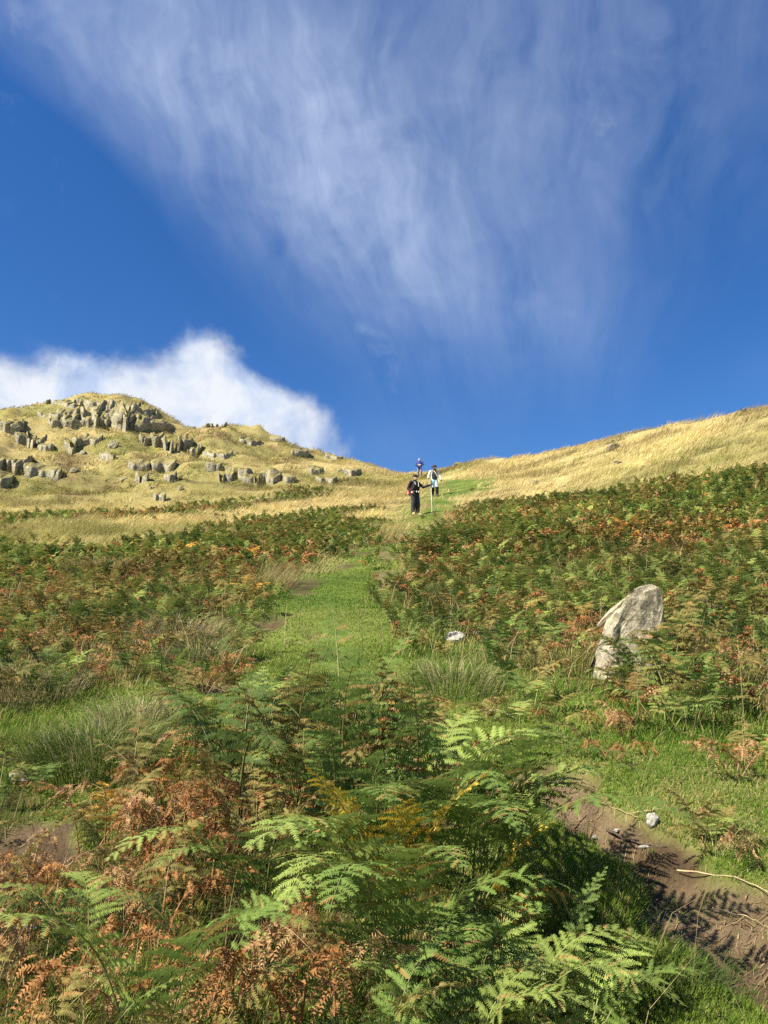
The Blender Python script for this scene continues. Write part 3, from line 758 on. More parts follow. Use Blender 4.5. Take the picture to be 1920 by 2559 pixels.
def cat(parts):
    V, Q, C = [], [], []; n = 0
    for v, q, c in parts: V.append(v); Q.append(q + n); C.append(c); n += len(v)
    return np.concatenate(V), np.concatenate(Q), np.concatenate(C)
def rotz(v, a):
    c, s = math.cos(a), math.sin(a); return np.stack([v[:, 0] * c - v[:, 1] * s, v[:, 0] * s + v[:, 1] * c, v[:, 2]], 1)

COLOURS = ['green', 'dark', 'lime', 'olive', 'brown', 'tan', 'yellow', 'orange']
DEAD = {'green': .09, 'dark': .12, 'lime': .06, 'olive': .28, 'brown': .75, 'tan': .9, 'yellow': .1, 'orange': .3}
def shape_of(colour, g):
    d = DEAD[colour]
    return dict(stipe=g.uniform(.18, .34) * (.75 if d > .5 else 1), blade=g.uniform(.42, .60) * (.85 if d > .5 else 1), width=g.uniform(.155, .225) * (.8 if d > .5 else 1),
                a0=g.uniform(2, 22), a1=g.uniform(48, 118) + (40 if d > .5 else 0), dead=d)
# near fronds, blades and stalks as shared meshes
FR = {}
for c in COLOURS:
    FR[c] = []
    for q in range(5 if c in ('green', 'dark', 'lime', 'brown', 'olive') else 3):
        gg = np.random.default_rng(COLOURS.index(c) * 100 + q + 5)
        bl, st = frond(900 + COLOURS.index(c) * 50 + q, c, npin=15, npl=19, lod=0, **shape_of(c, gg))
        FR[c].append((mesh_np('frond', *bl), mesh_np('stalk', *st)))
# a few extra large, full fronds for the biggest plants
FRB = {}
for c in ('green', 'lime'):
    FRB[c] = []
    for q in range(5):
        gg = np.random.default_rng(77 + q + 10 * (c == 'lime'))
        bl, st = frond(1700 + q + 40 * (c == 'lime'), c, stipe=gg.uniform(.18, .28), blade=gg.uniform(.62, .80), width=gg.uniform(.23, .28), npin=19, npl=21, a0=gg.uniform(14, 26), a1=gg.uniform(92, 125), dead=.04)
        FRB[c].append((mesh_np('frond', *bl), mesh_np('stalk', *st)))
# whole plants in one mesh for the middle distance, and light ones for the far slopes
def plant(seed, colour, lod, nf):
    g = np.random.default_rng(seed)
    parts = []
    base = g.uniform(0, 6.28)
    for i in range(nf):
        c = colour
        if g.random() < .18: c = g.choice(['olive', 'brown']) if colour not in ('brown', 'tan') else g.choice(['tan', 'olive'])
        sh = shape_of(c, g)
        bl, st = frond(seed * 31 + i, c, npin=13 if lod == 1 else 10, npl=9, lod=lod, **sh)
        a = base + i * 6.28 / nf + g.normal() * .35; off = np.array([math.cos(a), math.sin(a), 0]) * g.uniform(.02, .12)
        for v, q, cc in (bl, st): parts.append((rotz(v, a) + off, q, cc))
    return cat(parts)
MIDP = {c: [plant(3000 + COLOURS.index(c) * 20 + q, c, 1, 3 + q % 2) for q in range(4)] for c in COLOURS}
FARP = {c: [plant(5000 + COLOURS.index(c) * 20 + q, c, 2, 3 + q % 2) for q in range(4)] for c in COLOURS}
MIDM = {c: [mesh_np('bracken_fern', *p) for p in MIDP[c]] for c in COLOURS}

def rust(x, y):
    """how much of the bracken has died back here, -1..1"""
    return fbm2(np.atleast_1d(x) * .42, np.atleast_1d(y) * .42, 3, 71) + .35 * fbm2(np.atleast_1d(x) * 2.1, np.atleast_1d(y) * 2.1, 2, 73)
def pick_colour(x, y, g, bias=0.0, light=0.0):
    k = float(rust(x, y)[0]) + bias + g.normal() * .18
    if k > .46: return g.choice(['brown', 'tan', 'brown', 'brown', 'olive'] + (['orange'] if g.random() < .15 else []))
    if k > .24: return g.choice(['brown', 'olive', 'brown', 'olive', 'green', 'tan'])
    if k > .05: return g.choice(['olive', 'green', 'dark', 'lime', 'olive'])
    if g.random() < light: return 'lime'
    return g.choice(['green', 'dark', 'green', 'lime', 'olive', 'lime'] if k > -.2 else ['green', 'dark', 'green', 'lime'])

# ---- positions: Poisson-like scatter on the slopes
def scatter(n, rmin, rmax, thmin=-31, thmax=31):
    th = np.radians(rng.uniform(thmin, thmax, n)); r = np.exp(rng.uniform(math.log(rmin), math.log(rmax), n))
    return r * np.sin(th), r * np.cos(th)
def thin(x, y, gap, cap=99999):
    """drop points nearer to an earlier one than gap(r)"""
    cell = {}; keep = []
    for i in range(len(x)):
        r = math.hypot(x[i], y[i]); d = gap(r) if callable(gap) else gap
        k = (int(math.floor(x[i] / .6)), int(math.floor(y[i] / .6)))
        ok = True
        for a in (-1, 0, 1):
            for b_ in (-1, 0, 1):
                for j in cell.get((k[0] + a, k[1] + b_), ()):
                    if (x[j] - x[i]) ** 2 + (y[j] - y[i]) ** 2 < d * d: ok = False; break
                if not ok: break
            if not ok: break
        if ok: cell.setdefault(k, []).append(i); keep.append(i)
        if len(keep) >= cap: break
    return np.array(keep, int)

fx, fy = scatter(60000, 4.2, 75)
Zf = zones(fx, fy)
pr = np.where(Zf['r'] > 26, np.maximum(Zf['fern'] * (Zf['r'] < 40), Zf['band']), Zf['fern'])
# ragged cover: straw breaks through in places
gap_n = fbm2(fx * .5, fy * .5, 3, 79)
ok = (rng.random(len(fx)) < smooth(np.where(fx < 0, .15, .30), np.where(fx < 0, .6, .80), pr + gap_n * np.where(fx < 0, .45, .60))) & (Zf['mud'] < .3)
sgp = at(225, 1240); ok &= ~(np.hypot(fx - sgp[0], fy - sgp[1]) < .9)
fx, fy = fx[ok], fy[ok]
ki = thin(fx, fy, lambda r: .175 + .0050 * r)
fx, fy = fx[ki], fy[ki]
fr = np.hypot(fx, fy)
order = np.argsort(fr); fx, fy, fr = fx[order], fy[order], fr[order]
# keep the pale rocks and the standing stone in view
KEEP_CLEAR = []
def clear_of(x, y):
    return all(math.hypot(x - a, y - b_) > d for a, b_, d in KEEP_CLEAR)
SLAB = at(1345, 1455); PALE = at(985, 1400)
KEEP_CLEAR += [(SLAB[0], SLAB[1], .34), (SLAB[0] - .12, SLAB[1] - .35, .38), (SLAB[0] - .3, SLAB[1] - .1, .25), (PALE[0], PALE[1], .28), (PALE[0], PALE[1] - .4, .25)]
FRONT_OF_SLAB = 0
LAND = [  # landmarks used to tell the ferns apart
    ('the leaning grey slab', SLAB), ('the small pale rock', PALE), ('the white stone on the mud', at(1410, 1800)), ('the muddy hollow', at(1250, 1745)),
    ('the left mud patch', at(60, 1860)), ('the golden tussock', at(225, 1240)), ('the tall grass tussock', at(215, 1640)), ('the dark hole in the path', at(602, 1328)),
    ('the pale fallen stem', at(1560, 1915)), ('the grassy path bend', at(540, 1400)), ('the upper path edge', at(838, 1275)), ('the lawn under the bank', at(1550, 1600)),
    ('the left lawn', at(60, 1760)), ('the lower picture edge', at(700, 2330)), ('the lower mud corner', at(1300, 2250)), ('the lower left corner', at(60, 2250)),
    ('the front clump top', at(740, 1650)), ('the front clump middle', at(620, 1850)), ('the grass beside the slab', at(1130, 1500)), ('the bank above the slab', at(1450, 1320)),
    ('the right bank end', at(1620, 1420)), ('the dead brown ferns', at(480, 2100)), ('the left bank edge', at(120, 1500)), ('the left bank middle', at(300, 1360))]
WORD = {'green': 'mid green', 'dark': 'dark green', 'lime': 'bright yellow-green', 'olive': 'part-withered olive', 'brown': 'rust brown', 'tan': 'dried-up tan', 'yellow': 'golden yellow', 'orange': 'orange-yellow'}
def place_words(x, y):
    d = [(math.hypot(x - p[0], y - p[1]), n, p) for n, p in LAND]
    dd, n, p = min(d)
    dx, dy = x - p[0], y - p[1]
    if dd < .22: rel = 'at'
    elif abs(dx) > abs(dy): rel = 'right of' if dx > 0 else 'left of'
    else: rel = 'behind' if dy > 0 else 'in front of'
    return f'{rel} {n}'
_seen = {}
def fern_label(o, colour, x, y, size):
    sz = 'tall ' if size > 1.12 else 'low ' if size < .78 else ''
    lab = f'{sz}{WORD[colour]} bracken fern {place_words(x, y)}'
    _seen.setdefault(lab, []).append(o)
    tag(o, lab, 'fern', 'bracken ferns on the lower slope')

def fern_thing(x, y, specs, colour, size=1.0, label=None, big=False):
    """a fern with its own fronds; specs: (colour, variant, azimuth, scale, tilt)"""
    root = bpy.data.objects.new('bracken_fern', None); COL.objects.link(root)
    root.empty_display_size = .1
    root.location = (x, y, gz1(x, y) - .015); root.scale = (size,) * 3
    for c, q, az, scl, tilt in specs:
        lst = FRB[c] if big and c in FRB else FR[c]; bm_, sm_ = lst[q % len(lst)]
        f = link('frond', bm_, M_FERN, root); f.rotation_euler = (0, tilt, az); f.scale = (scl,) * 3
        f.location = (.03 * math.cos(az), .03 * math.sin(az), 0)
        s_ = link('stalk', sm_, M_STALK, f)
    if label: tag(root, label, 'fern', 'bracken ferns on the lower slope')
    else: fern_label(root, colour, x, y, size)
    return root

# ---- the front clump
ix, iy = [], []
cand = scatter(9000, 1.55, 6.0, -45, 45)
zi = zones(*cand)
okc = (zi['isle'] > .5)
cx, cy = cand[0][okc], cand[1][okc]
ki = thin(cx, cy, .145)
cx, cy = cx[ki], cy[ki]
gq = np.random.default_rng(21)
def bias_at(x, y):
    b_ = .20
    for (px, py), rad, amt in BIAS: b_ += amt * math.exp(-((x - px) ** 2 + (y - py) ** 2) / rad ** 2)
    return b_
BIAS = [(at(500, 2150), .34, .65), (at(80, 2120), .30, .55), (at(280, 2280), .35, .4), (at(330, 2020), .25, .25), (at(230, 1880), .25, .30), (at(950, 1950), .45, -.75), (at(1150, 2250), .40, -.8), (at(600, 1850), .5, -.05), (at(820, 2150), .14, .35),
        (at(760, 1690), .7, .04), (at(150, 2080), .22, -.1), (at(960, 1700), .3, .15)]
n_near = 0; MND = at(740, 1790); AF = at(985, 1980)
used_xy = []
HERO = [  # photograph position of the base, colour mix, size, facing (degrees, 0 = towards the right), label
    (985, 2010, ['green', 'green', 'green', 'lime', 'green'], 1.05, [-5, -45, -80, 20, -120], 'tall bright green bracken fern arching over the mud path from the front clump'),
    (1020, 1950, ['green', 'lime', 'green', 'green'], 1.0, [-20, 15, -60, -95], 'broad bright green bracken fern behind the golden-tipped frond'),
    (930, 1900, ['green', 'green', 'lime', 'green'], 1.0, [-40, -80, 5, -120], 'upright green bracken fern spreading beside the yellow fern'),
    (840, 2180, ['green', 'green', 'lime', 'green'], .95, [-60, -100, -130, -20], 'green bracken fern drooping forward in the middle of the front clump'),
    (800, 2060, ['green', 'lime', 'green'], .92, [-85, -125, -45], 'green bracken fern hanging below the yellow fern'),
    (850, 2120, ['yellow', 'yellow', 'olive', 'yellow'], .90, [-120, -75, 60, -20], 'golden yellow bracken fern among the green ones'),
    (1075, 2090, ['orange', 'yellow', 'brown', 'orange'], .62, [0, -20, -50, 30], 'orange and yellow dying bracken fern at the edge of the dark shade'),
    (1080, 2330, ['lime', 'lime', 'green', 'lime'], .62, [10, 60, 120, -30], 'yellow-green bracken fern low at the bottom of the mud path'),
    (980, 2420, ['lime', 'green', 'lime', 'lime'], .62, [30, 80, 140, -10], 'bright bracken fern at the bottom picture edge below the tall one'),
    (1240, 2400, ['lime', 'lime', 'green'], .62, [40, 100, 0], 'small bright bracken fern at the foot of the mud path'),
    (560, 2020, ['green', 'green', 'lime'], .72, [-110, -70, -150], 'green bracken fern hanging above the dead brown ferns'),
    (190, 2130, ['lime', 'green', 'lime'], .58, [170, -150, 120], 'pale green bracken fern leaning over the left lawn'),
    (440, 2200, ['green', 'olive', 'green'], .62, [-160, -100, 20], 'green bracken fern between two rusty ferns'),
    (510, 2230, ['brown', 'tan', 'brown', 'tan'], .95, [-90, -30, -150, 60], 'rusty crumpled bracken fern in front of the front clump'),
    (640, 2260, ['brown', 'brown', 'tan', 'brown'], .9, [-80, -140, -20, 100], 'rust brown shrivelled bracken fern below the middle of the clump'),
    (90, 2220, ['brown', 'tan', 'brown'], .95, [-70, -160, 10], 'crumpled rust brown bracken fern by the left picture edge'),
    (320, 2330, ['lime', 'green', 'tan'], .8, [-120, -40, 60], 'light green bracken fern low in the left corner'),
]
for hx, hy, cols, size, az, lab in HERO:
    x_, y_ = at(hx, hy); used_xy.append((x_, y_, .17))
    sp = [(c, i + int(hx), R(a + gq.normal() * 6), 1.0 * gq.uniform(.92, 1.08), R(gq.uniform(-4, 12))) for i, (c, a) in enumerate(zip(cols, az))]
    fern_thing(x_, y_, sp, cols[0], size, lab, big=True); n_near += 1
for x_, y_ in zip(cx, cy):
    if any((x_ - a) ** 2 + (y_ - b_) ** 2 < d * d for a, b_, d in used_xy): continue
    r_ = math.hypot(x_, y_)
    if r_ < 2.0: continue
    c = str(pick_colour(x_, y_, gq, bias_at(x_, y_), .2))
    if c in ('orange', 'yellow') and r_ > 3.0: c = 'olive'
    size = float(gq.uniform(.52, .84)) * (.92 if r_ > 3 else .82) * (.68 if (x_ < -1.5 and r_ > 3.6) else 1)
    size *= 1 + .78 * math.exp(-((x_ - MND[0]) ** 2 + (y_ - MND[1]) ** 2) / .70 ** 2)
    size *= 1 - .46 * math.exp(-((x_ - AF[0] + .42) ** 2 + (y_ - AF[1] + .12) ** 2) / .42 ** 2)
    nf = int(gq.integers(2, 5))
    a0 = gq.uniform(0, 6.28)
    sp = []
    for i in range(nf):
        cc = c if gq.random() < .75 else str(pick_colour(x_, y_, gq, bias_at(x_, y_)))
        sp.append((cc, int(gq.integers(0, 9)), a0 + i * 6.28 / nf + gq.normal() * .4, gq.uniform(.85, 1.1), R(gq.uniform(-6, 10))))
    fern_thing(x_, y_, sp, c, size); n_near += 1
print('near ferns', n_near)
# ---- low ferns out on the lawn, as the photograph shows them
for hx, hy, c, size in [(1410, 1500, 'green', .70), (1445, 1490, 'olive', .80), (1385, 1512, 'brown', .55), (1460, 1530, 'green', .66), (1355, 1515, 'lime', .42), (1110, 1530, 'green', .55), (1150, 1545, 'lime', .45), (1300, 1585, 'brown', .42), (1350, 1600, 'tan', .40), (1380, 1570, 'olive', .45), (1320, 1655, 'brown', .38),
                        (1590, 1690, 'tan', .45), (1610, 1660, 'brown', .42), (1650, 1700, 'lime', .45), (1520, 1820, 'tan', .32), (1545, 1835, 'lime', .30), (1655, 1870, 'tan', .42), (1120, 1610, 'lime', .35),
                        (440, 1500, 'tan', .45), (470, 1480, 'brown', .40), (380, 1560, 'olive', .5), (1050, 1560, 'tan', .35), (1180, 1560, 'brown', .34), (1440, 1590, 'lime', .5), (1490, 1600, 'green', .5)]:
    x_, y_ = at(hx, hy); nf = 4
    sp = [(c if gq.random() < .8 else 'olive', int(gq.integers(0, 9)), i * 1.57 + gq.normal() * .4, gq.uniform(.85, 1.1), R(gq.uniform(0, 25))) for i in range(nf)]
    fern_thing(x_, y_, sp, c, size * 1.35); n_near += 1

# ---- the banks: the nearest plants one by one, the rest of the slope as one mass
left_n = 298 - n_near
sel = [i for i in range(len(fx)) if clear_of(fx[i], fy[i])]
fx, fy, fr = fx[sel], fy[sel], fr[sel]
gb = np.random.default_rng(33)
fcol = []
for i in range(len(fx)):
    pb = .02
    if fx[i] > 0 and fr[i] < 14: pb += .05
    if fr[i] > 18: pb -= .06
    fcol.append(str(pick_colour(fx[i], fy[i], gb, pb, .05)))
zs = gz(fx, fy)
edge = zones(fx, fy)['fern']
fsz = (.42 + .24 * rng.random(len(fx))) * np.where(fr > 12, 1.0, .95) * (0.72 + .28 * smooth(.5, 1, edge))
nbank = 0
for i in range(min(left_n, len(fx))):
    c = fcol[i]
    o = link('bracken_fern', MIDM[c][int(rng.integers(0, 4))], M_FERN)
    o.location = (fx[i], fy[i], zs[i] - .02); o.rotation_euler = (rng.normal() * .1, rng.normal() * .1, rng.uniform(0, 6.28)); o.scale = (fsz[i] * 1.05,) * 3
    fern_label(o, c, fx[i], fy[i], fsz[i] * 1.5); nbank += 1
drift = fbm2(fx / 1.8, fy / 2.6, 3, 87)
parts = []
for i in range(nbank, len(fx)):
    P_ = (MIDP if fr[i] < 13 else FARP)[fcol[i]]
    v, q, c = P_[int(rng.integers(0, 4))]
    s_ = fsz[i] * (1.0 if fr[i] < 13 else 1.12)
    v = rotz(v, rng.uniform(0, 6.28)) * s_ * np.array([1.1, 1.1, 1.0])
    v = v + np.array([fx[i], fy[i], zs[i] - .02])
    parts.append((v, q, c * rng.uniform(.85, 1.3) * (1.05 + .45 * drift[i]) * np.array([1.06, 1.0, .95])))
Vb, Qb, Cb = cat(parts)
print('bracken mass', len(fx) - nbank, 'plants', len(Qb), 'quads; own', n_near, nbank)
ob = link('bracken', mesh_np('bracken', Vb, Qb, np.clip(Cb, 0, 1)), M_FERN); tag(ob, 'dense green and rust bracken covering the slopes on both sides of the path', 'bracken', kind='stuff')
ORD = {2: ['nearer', 'farther'], 3: ['nearest', 'middle', 'farthest']}
for lab, lst in _seen.items():                                # ferns that would read alike are told apart by how near they stand
    if len(lst) < 2: continue
    lst.sort(key=lambda o_: o_.location.x ** 2 + o_.location.y ** 2)
    w_ = ORD.get(len(lst)) or (['nearest', 'second nearest', 'third nearest', 'fourth nearest', 'fifth nearest', 'sixth nearest', 'seventh nearest'][:len(lst) - 1] + ['farthest'])
    for o_, q in zip(lst, w_): o_['label'] = f'{q} {lab}'
# ------------------------------------------------------------------ grass
def blades(x, y, z, h, wd, lean, leandir, c_root, c_tip, curl=.5):
    """three-triangle blades; all arguments are arrays"""
    n = len(x)
    a = rng.uniform(0, 6.28, n)
    sx_, sy_ = np.cos(a) * wd * .5, np.sin(a) * wd * .5
    lx, ly = np.cos(leandir), np.sin(leandir)
    def P(f, wf):
        off = lean * h * (f ** (1 + curl))
        zz = z + h * f * np.sqrt(np.clip(1 - (lean * f * .75) ** 2, .15, 1))
        return (np.stack([x + lx * off - sx_ * wf, y + ly * off - sy_ * wf, zz], 1), np.stack([x + lx * off + sx_ * wf, y + ly * off + sy_ * wf, zz], 1))
    a0, a1 = P(0, 1.0); b0, b1 = P(.55, .8); t0, t1 = P(1.0, 0.0)
    V = np.stack([a0, a1, b0, b1, t0], 1).reshape(-1, 3)
    base = np.arange(n)[:, None] * 5
    F = np.concatenate([base + np.array([[0, 1, 3]]), base + np.array([[0, 3, 2]]), base + np.array([[2, 3, 4]])], 0)
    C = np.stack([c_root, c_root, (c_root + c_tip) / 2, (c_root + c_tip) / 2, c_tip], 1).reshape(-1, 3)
    return V, F, np.clip(C, 0, 1)
def jit(c, n, s=.25): return np.array(c)[None] * (1 + s * rng.normal(size=(n, 1)))
# short turf on the path and the lawns
px, py = scatter(1300000, 1.7, 48, -40, 34)
zz = zones(px, py); r = zz['r']
dens = np.clip(zz['grass'] * (1 - .88 * zz['isle']) + .10 * zz['isle'] + .25 * zz['fern'] * (r < 22), 0, 1) * (1 - .97 * smooth(.25, .6, zz['mud']))
keep = rng.random(len(px)) < dens * np.where(r < 5, 1.0, .75)
px, py = px[keep], py[keep]; zz = {k: v[keep] for k, v in zz.items()}; r = zz['r']
n = len(px); print('turf', n)
tall = smooth(.05, .5, fbm2(px * 1.3, py * 1.3, 3, 91)) * smooth(14, 6, r) + .45 * zz['isle']
near_edge = smooth(.95, .6, zz['grass']) * smooth(20, 9, r)
tall = np.clip(tall * smooth(9, 5, r) + .7 * near_edge + .8 * zz['fern'], 0, 1)
h = (.013 + .024 * rng.random(n) ** 1.5) * (1 + 2.2 * tall) * np.where(r < 6, 1, .85)
wd = np.maximum(.0022, .00075 * r) * rng.uniform(.7, 1.3, n)
gmix = smooth(-.3, .3, fbm2(px * .8, py * .8, 4, 41))[:, None] * .7 + .3 * rng.random((n, 1))
ct = np.array([.085, .172, .016]) * (1 - gmix) + np.array([.185, .262, .036]) * gmix
dry = (rng.random(n) < .06 + .22 * smooth(.1, .5, fbm2(px * 1.4, py * 1.4, 4, 59)) + .10 * tall)[:, None]
ct = np.where(dry, np.array([.42, .34, .14]), ct) * rng.uniform(.75, 1.25, (n, 1))
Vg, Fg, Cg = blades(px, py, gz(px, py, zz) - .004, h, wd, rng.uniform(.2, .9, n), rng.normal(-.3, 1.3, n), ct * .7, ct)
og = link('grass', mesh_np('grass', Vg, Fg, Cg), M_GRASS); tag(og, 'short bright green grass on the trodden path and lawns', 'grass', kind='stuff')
# long pale moor grass on the upper slopes
px, py = scatter(520000, 11, 145, -31, 31)
zz = zones(px, py); r = zz['r']
thr = smooth(-.45, .25, np.where(r < 45, fbm2(px * 1.1, py * 1.1, 3, 97), fbm2(px * .55, py * .45, 3, 97)))
onrock = np.zeros(len(px), bool)
for P_ in FOOT:                                               # hardly any grass grows on the bare rock
    b_ = (px > P_[:, 0].min()) & (px < P_[:, 0].max()) & (py > P_[:, 1].min()) & (py < P_[:, 1].max())
    q_ = np.nonzero(b_)[0]; onrock[q_[sdist(P_, px[q_], py[q_]) < 0]] = True
keep = rng.random(len(px)) < zz['straw'] * (.35 + .65 * thr) * np.where(onrock, .12, 1)
px, py = px[keep], py[keep]; zz = {k: v[keep] for k, v in zz.items()}; r = zz['r']; thr = thr[keep]
n = len(px); print('moor', n)
v1 = fbm2(px * .45, py * .45, 4, 41)[:, None]; v2 = fbm2(px * 2.6, py * 2.6, 4, 43)[:, None]; v3 = fbm2(px / 14, py / 14, 4, 47)[:, None]
lowleft = smooth(.45, .0, np.abs(r - 62) / 40)[:, None] * smooth(0, -14, px)[:, None]
f = np.clip(smooth(-.2, .4, v3 + .4 * v2) * .62 + lowleft * .5 + smooth(.0, .5, v1) * .25 + .18 * smooth(-4, -14, px)[:, None], 0, 1)
ct = np.array([.48, .395, .185]) * (1 - f) + np.array([.235, .235, .065]) * f
bw = (smooth(.05, .42, fbm2(px / 5, py / 3.4, 4, 53)) * smooth(2, -10, px) * smooth(45, 58, r) * .75)[:, None]; ct = ct * (1 - bw) + np.array([.17, .115, .05]) * bw; ct = ct * (1 - .16 * smooth(-2, -14, px)[:, None] * smooth(42, 60, r)[:, None])
ct = ct * (1 + .5 * fbm2(px * 1.1, py * 1.1, 3, 98)[:, None]) * (1 + .6 * fbm2(px / 5, py / 4, 3, 96)[:, None]) * rng.uniform(.85, 1.15, (n, 1))
h = (.16 + .30 * rng.random(n)) * (.35 + 1.0 * thr)
wd = np.maximum(.005, .00055 * r) * rng.uniform(.6, 1.3, n)
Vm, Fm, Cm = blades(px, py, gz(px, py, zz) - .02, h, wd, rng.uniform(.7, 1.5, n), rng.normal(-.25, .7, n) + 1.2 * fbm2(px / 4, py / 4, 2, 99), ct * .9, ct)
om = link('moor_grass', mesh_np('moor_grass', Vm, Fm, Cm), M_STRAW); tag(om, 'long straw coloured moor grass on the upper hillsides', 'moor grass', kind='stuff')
# dry stems standing out of the bracken and the rough lawn
px, py = scatter(26000, 2.2, 30, -30, 30)
zz = zones(px, py); r = zz['r']
keep = rng.random(len(px)) < (.20 * zz['fern'] + .16 * smooth(.95, .5, zz['grass']) * zz['grass'] + .02 * zz['grass'] * (r < 9) + .03 * zz['isle']) * (zz['mud'] < .4)
px, py = px[keep], py[keep]; zz = {k: v[keep] for k, v in zz.items()}; n = len(px); r = zz['r']; print('stems', n)
ct = np.array([.52, .42, .21]) * rng.uniform(.6, 1.15, (n, 1))
Vs, Fs, Cs = blades(px, py, gz(px, py, zz), rng.uniform(.15, .48, n), np.maximum(.0025, .0006 * r), rng.uniform(.1, .8, n), rng.normal(.2, 1.5, n), ct * .8, ct, .8)
osx = link('dry_grass', mesh_np('dry_grass', Vs, Fs, Cs), M_STRAW); tag(osx, 'dry straw stems poking out of the bracken', 'dry grass', kind='stuff')
# straw, dead frond bits and crumbs lying on the mud
px, py = scatter(60000, 2.0, 12, -25, 34)
zz = zones(px, py); keep = rng.random(len(px)) < smooth(.2, .7, zz['mud']) * smooth(-.2, .4, fbm2(px * 3, py * 3, 3, 61)) * .75 + .02 * zz['grass']
px, py = px[keep], py[keep]; zz = {k: v[keep] for k, v in zz.items()}; n = len(px); print('litter', n)
ct = np.array([[.40, .31, .16], [.24, .16, .08], [.20, .14, .07], [.33, .22, .11]])[rng.integers(0, 4, n)] * rng.uniform(.7, 1.2, (n, 1))
L_ = rng.uniform(.008, .055, n); a_ = rng.normal(.5, 1.0, n); dx_, dy_ = np.cos(a_) * L_ / 2, np.sin(a_) * L_ / 2; wx_ = rng.uniform(.0008, .0022, n)
nx_, ny_ = -np.sin(a_) * wx_, np.cos(a_) * wx_
A0 = gz(px - dx_, py - dy_) + .004; A1 = gz(px + dx_, py + dy_) + rng.uniform(.003, .007, n)
Vl = np.stack([np.stack([px - dx_ + nx_, py - dy_ + ny_, A0], 1), np.stack([px + dx_ + nx_, py + dy_ + ny_, A1], 1), np.stack([px + dx_ - nx_, py + dy_ - ny_, A1], 1), np.stack([px - dx_ - nx_, py - dy_ - ny_, A0], 1)], 1).reshape(-1, 3)
ol = link('dry_litter', mesh_np('dry_litter', Vl, np.arange(n * 4).reshape(n, 4), np.repeat(ct, 4, 0)), M_STRAW); tag(ol, 'straw and dead leaf scraps strewn over the muddy path', 'litter', kind='stuff')
# single tussocks
def tussock(px_, py_, nb, rad, h0, cols, label, name='grass_tussock', lean=1.05, bias=.0):
    x0, y0 = at(px_, py_)
    a = rng.uniform(0, 6.28, nb); q = rad * np.sqrt(rng.random(nb))
    lx_, ly_ = q * np.cos(a), q * np.sin(a)
    wx, wy = x0 + lx_, y0 + ly_
    z0 = gz1(x0, y0)
    cc = np.array(cols)[rng.integers(0, len(cols), nb)] * rng.uniform(.75, 1.25, (nb, 1))
    d_ = math.hypot(x0, y0)
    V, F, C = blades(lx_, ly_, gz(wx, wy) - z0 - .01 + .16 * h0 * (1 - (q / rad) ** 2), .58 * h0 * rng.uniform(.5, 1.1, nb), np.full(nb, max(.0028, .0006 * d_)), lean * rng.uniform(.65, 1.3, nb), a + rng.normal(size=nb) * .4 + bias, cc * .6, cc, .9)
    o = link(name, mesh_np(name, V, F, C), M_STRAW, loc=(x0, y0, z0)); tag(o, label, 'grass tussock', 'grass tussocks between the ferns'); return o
G1, G2, G3 = (.09, .16, .02), (.16, .22, .045), (.54, .46, .24)
tussock(205, 1650, 2600, .36, .44, [G1, G1, G2, G3], 'big green tussock with straw tips left of the front fern clump')
tussock(290, 1575, 700, .26, .42, [G3, G2, G3], 'straw tussock just behind the big green tussock')
tussock(50, 1500, 800, .40, .50, [G3, G3, (.38, .36, .16)], 'pale bleached tussock at the left picture edge')
tussock(225, 1245, 1500, .55, .75, [(.50, .40, .17), (.42, .33, .13)], 'golden straw tussock standing alone in the left bracken bank')
tussock(390, 1400, 900, .40, .62, [G3, G3, (.3, .22, .1)], 'straw tussock at the edge of the left bracken bank')
tussock(430, 1445, 700, .30, .45, [G3, G2], 'low yellow tussock where the left bank meets the path')
tussock(1240, 1440, 1300, .34, .36, [(.30, .31, .05), (.24, .28, .05), G3], 'yellow-green tussock left of the leaning grey slab')
tussock(985, 1490, 900, .35, .40, [G3, G2, G1], 'straw streaked tussock behind the front fern clump')
tussock(1290, 2060, 1500, .30, .16, [(.06, .11, .025), (.09, .14, .03)], 'dark flattened tussock between the tall fern and the mud', lean=1.0)
tussock(1420, 2120, 1100, .26, .14, [(.06, .11, .025), (.09, .14, .03)], 'low dark tussock at the near edge of the mud path', lean=1.0)
tussock(1560, 1480, 800, .34, .4, [G1, G2, G3], 'green tussock under the right bracken bank')
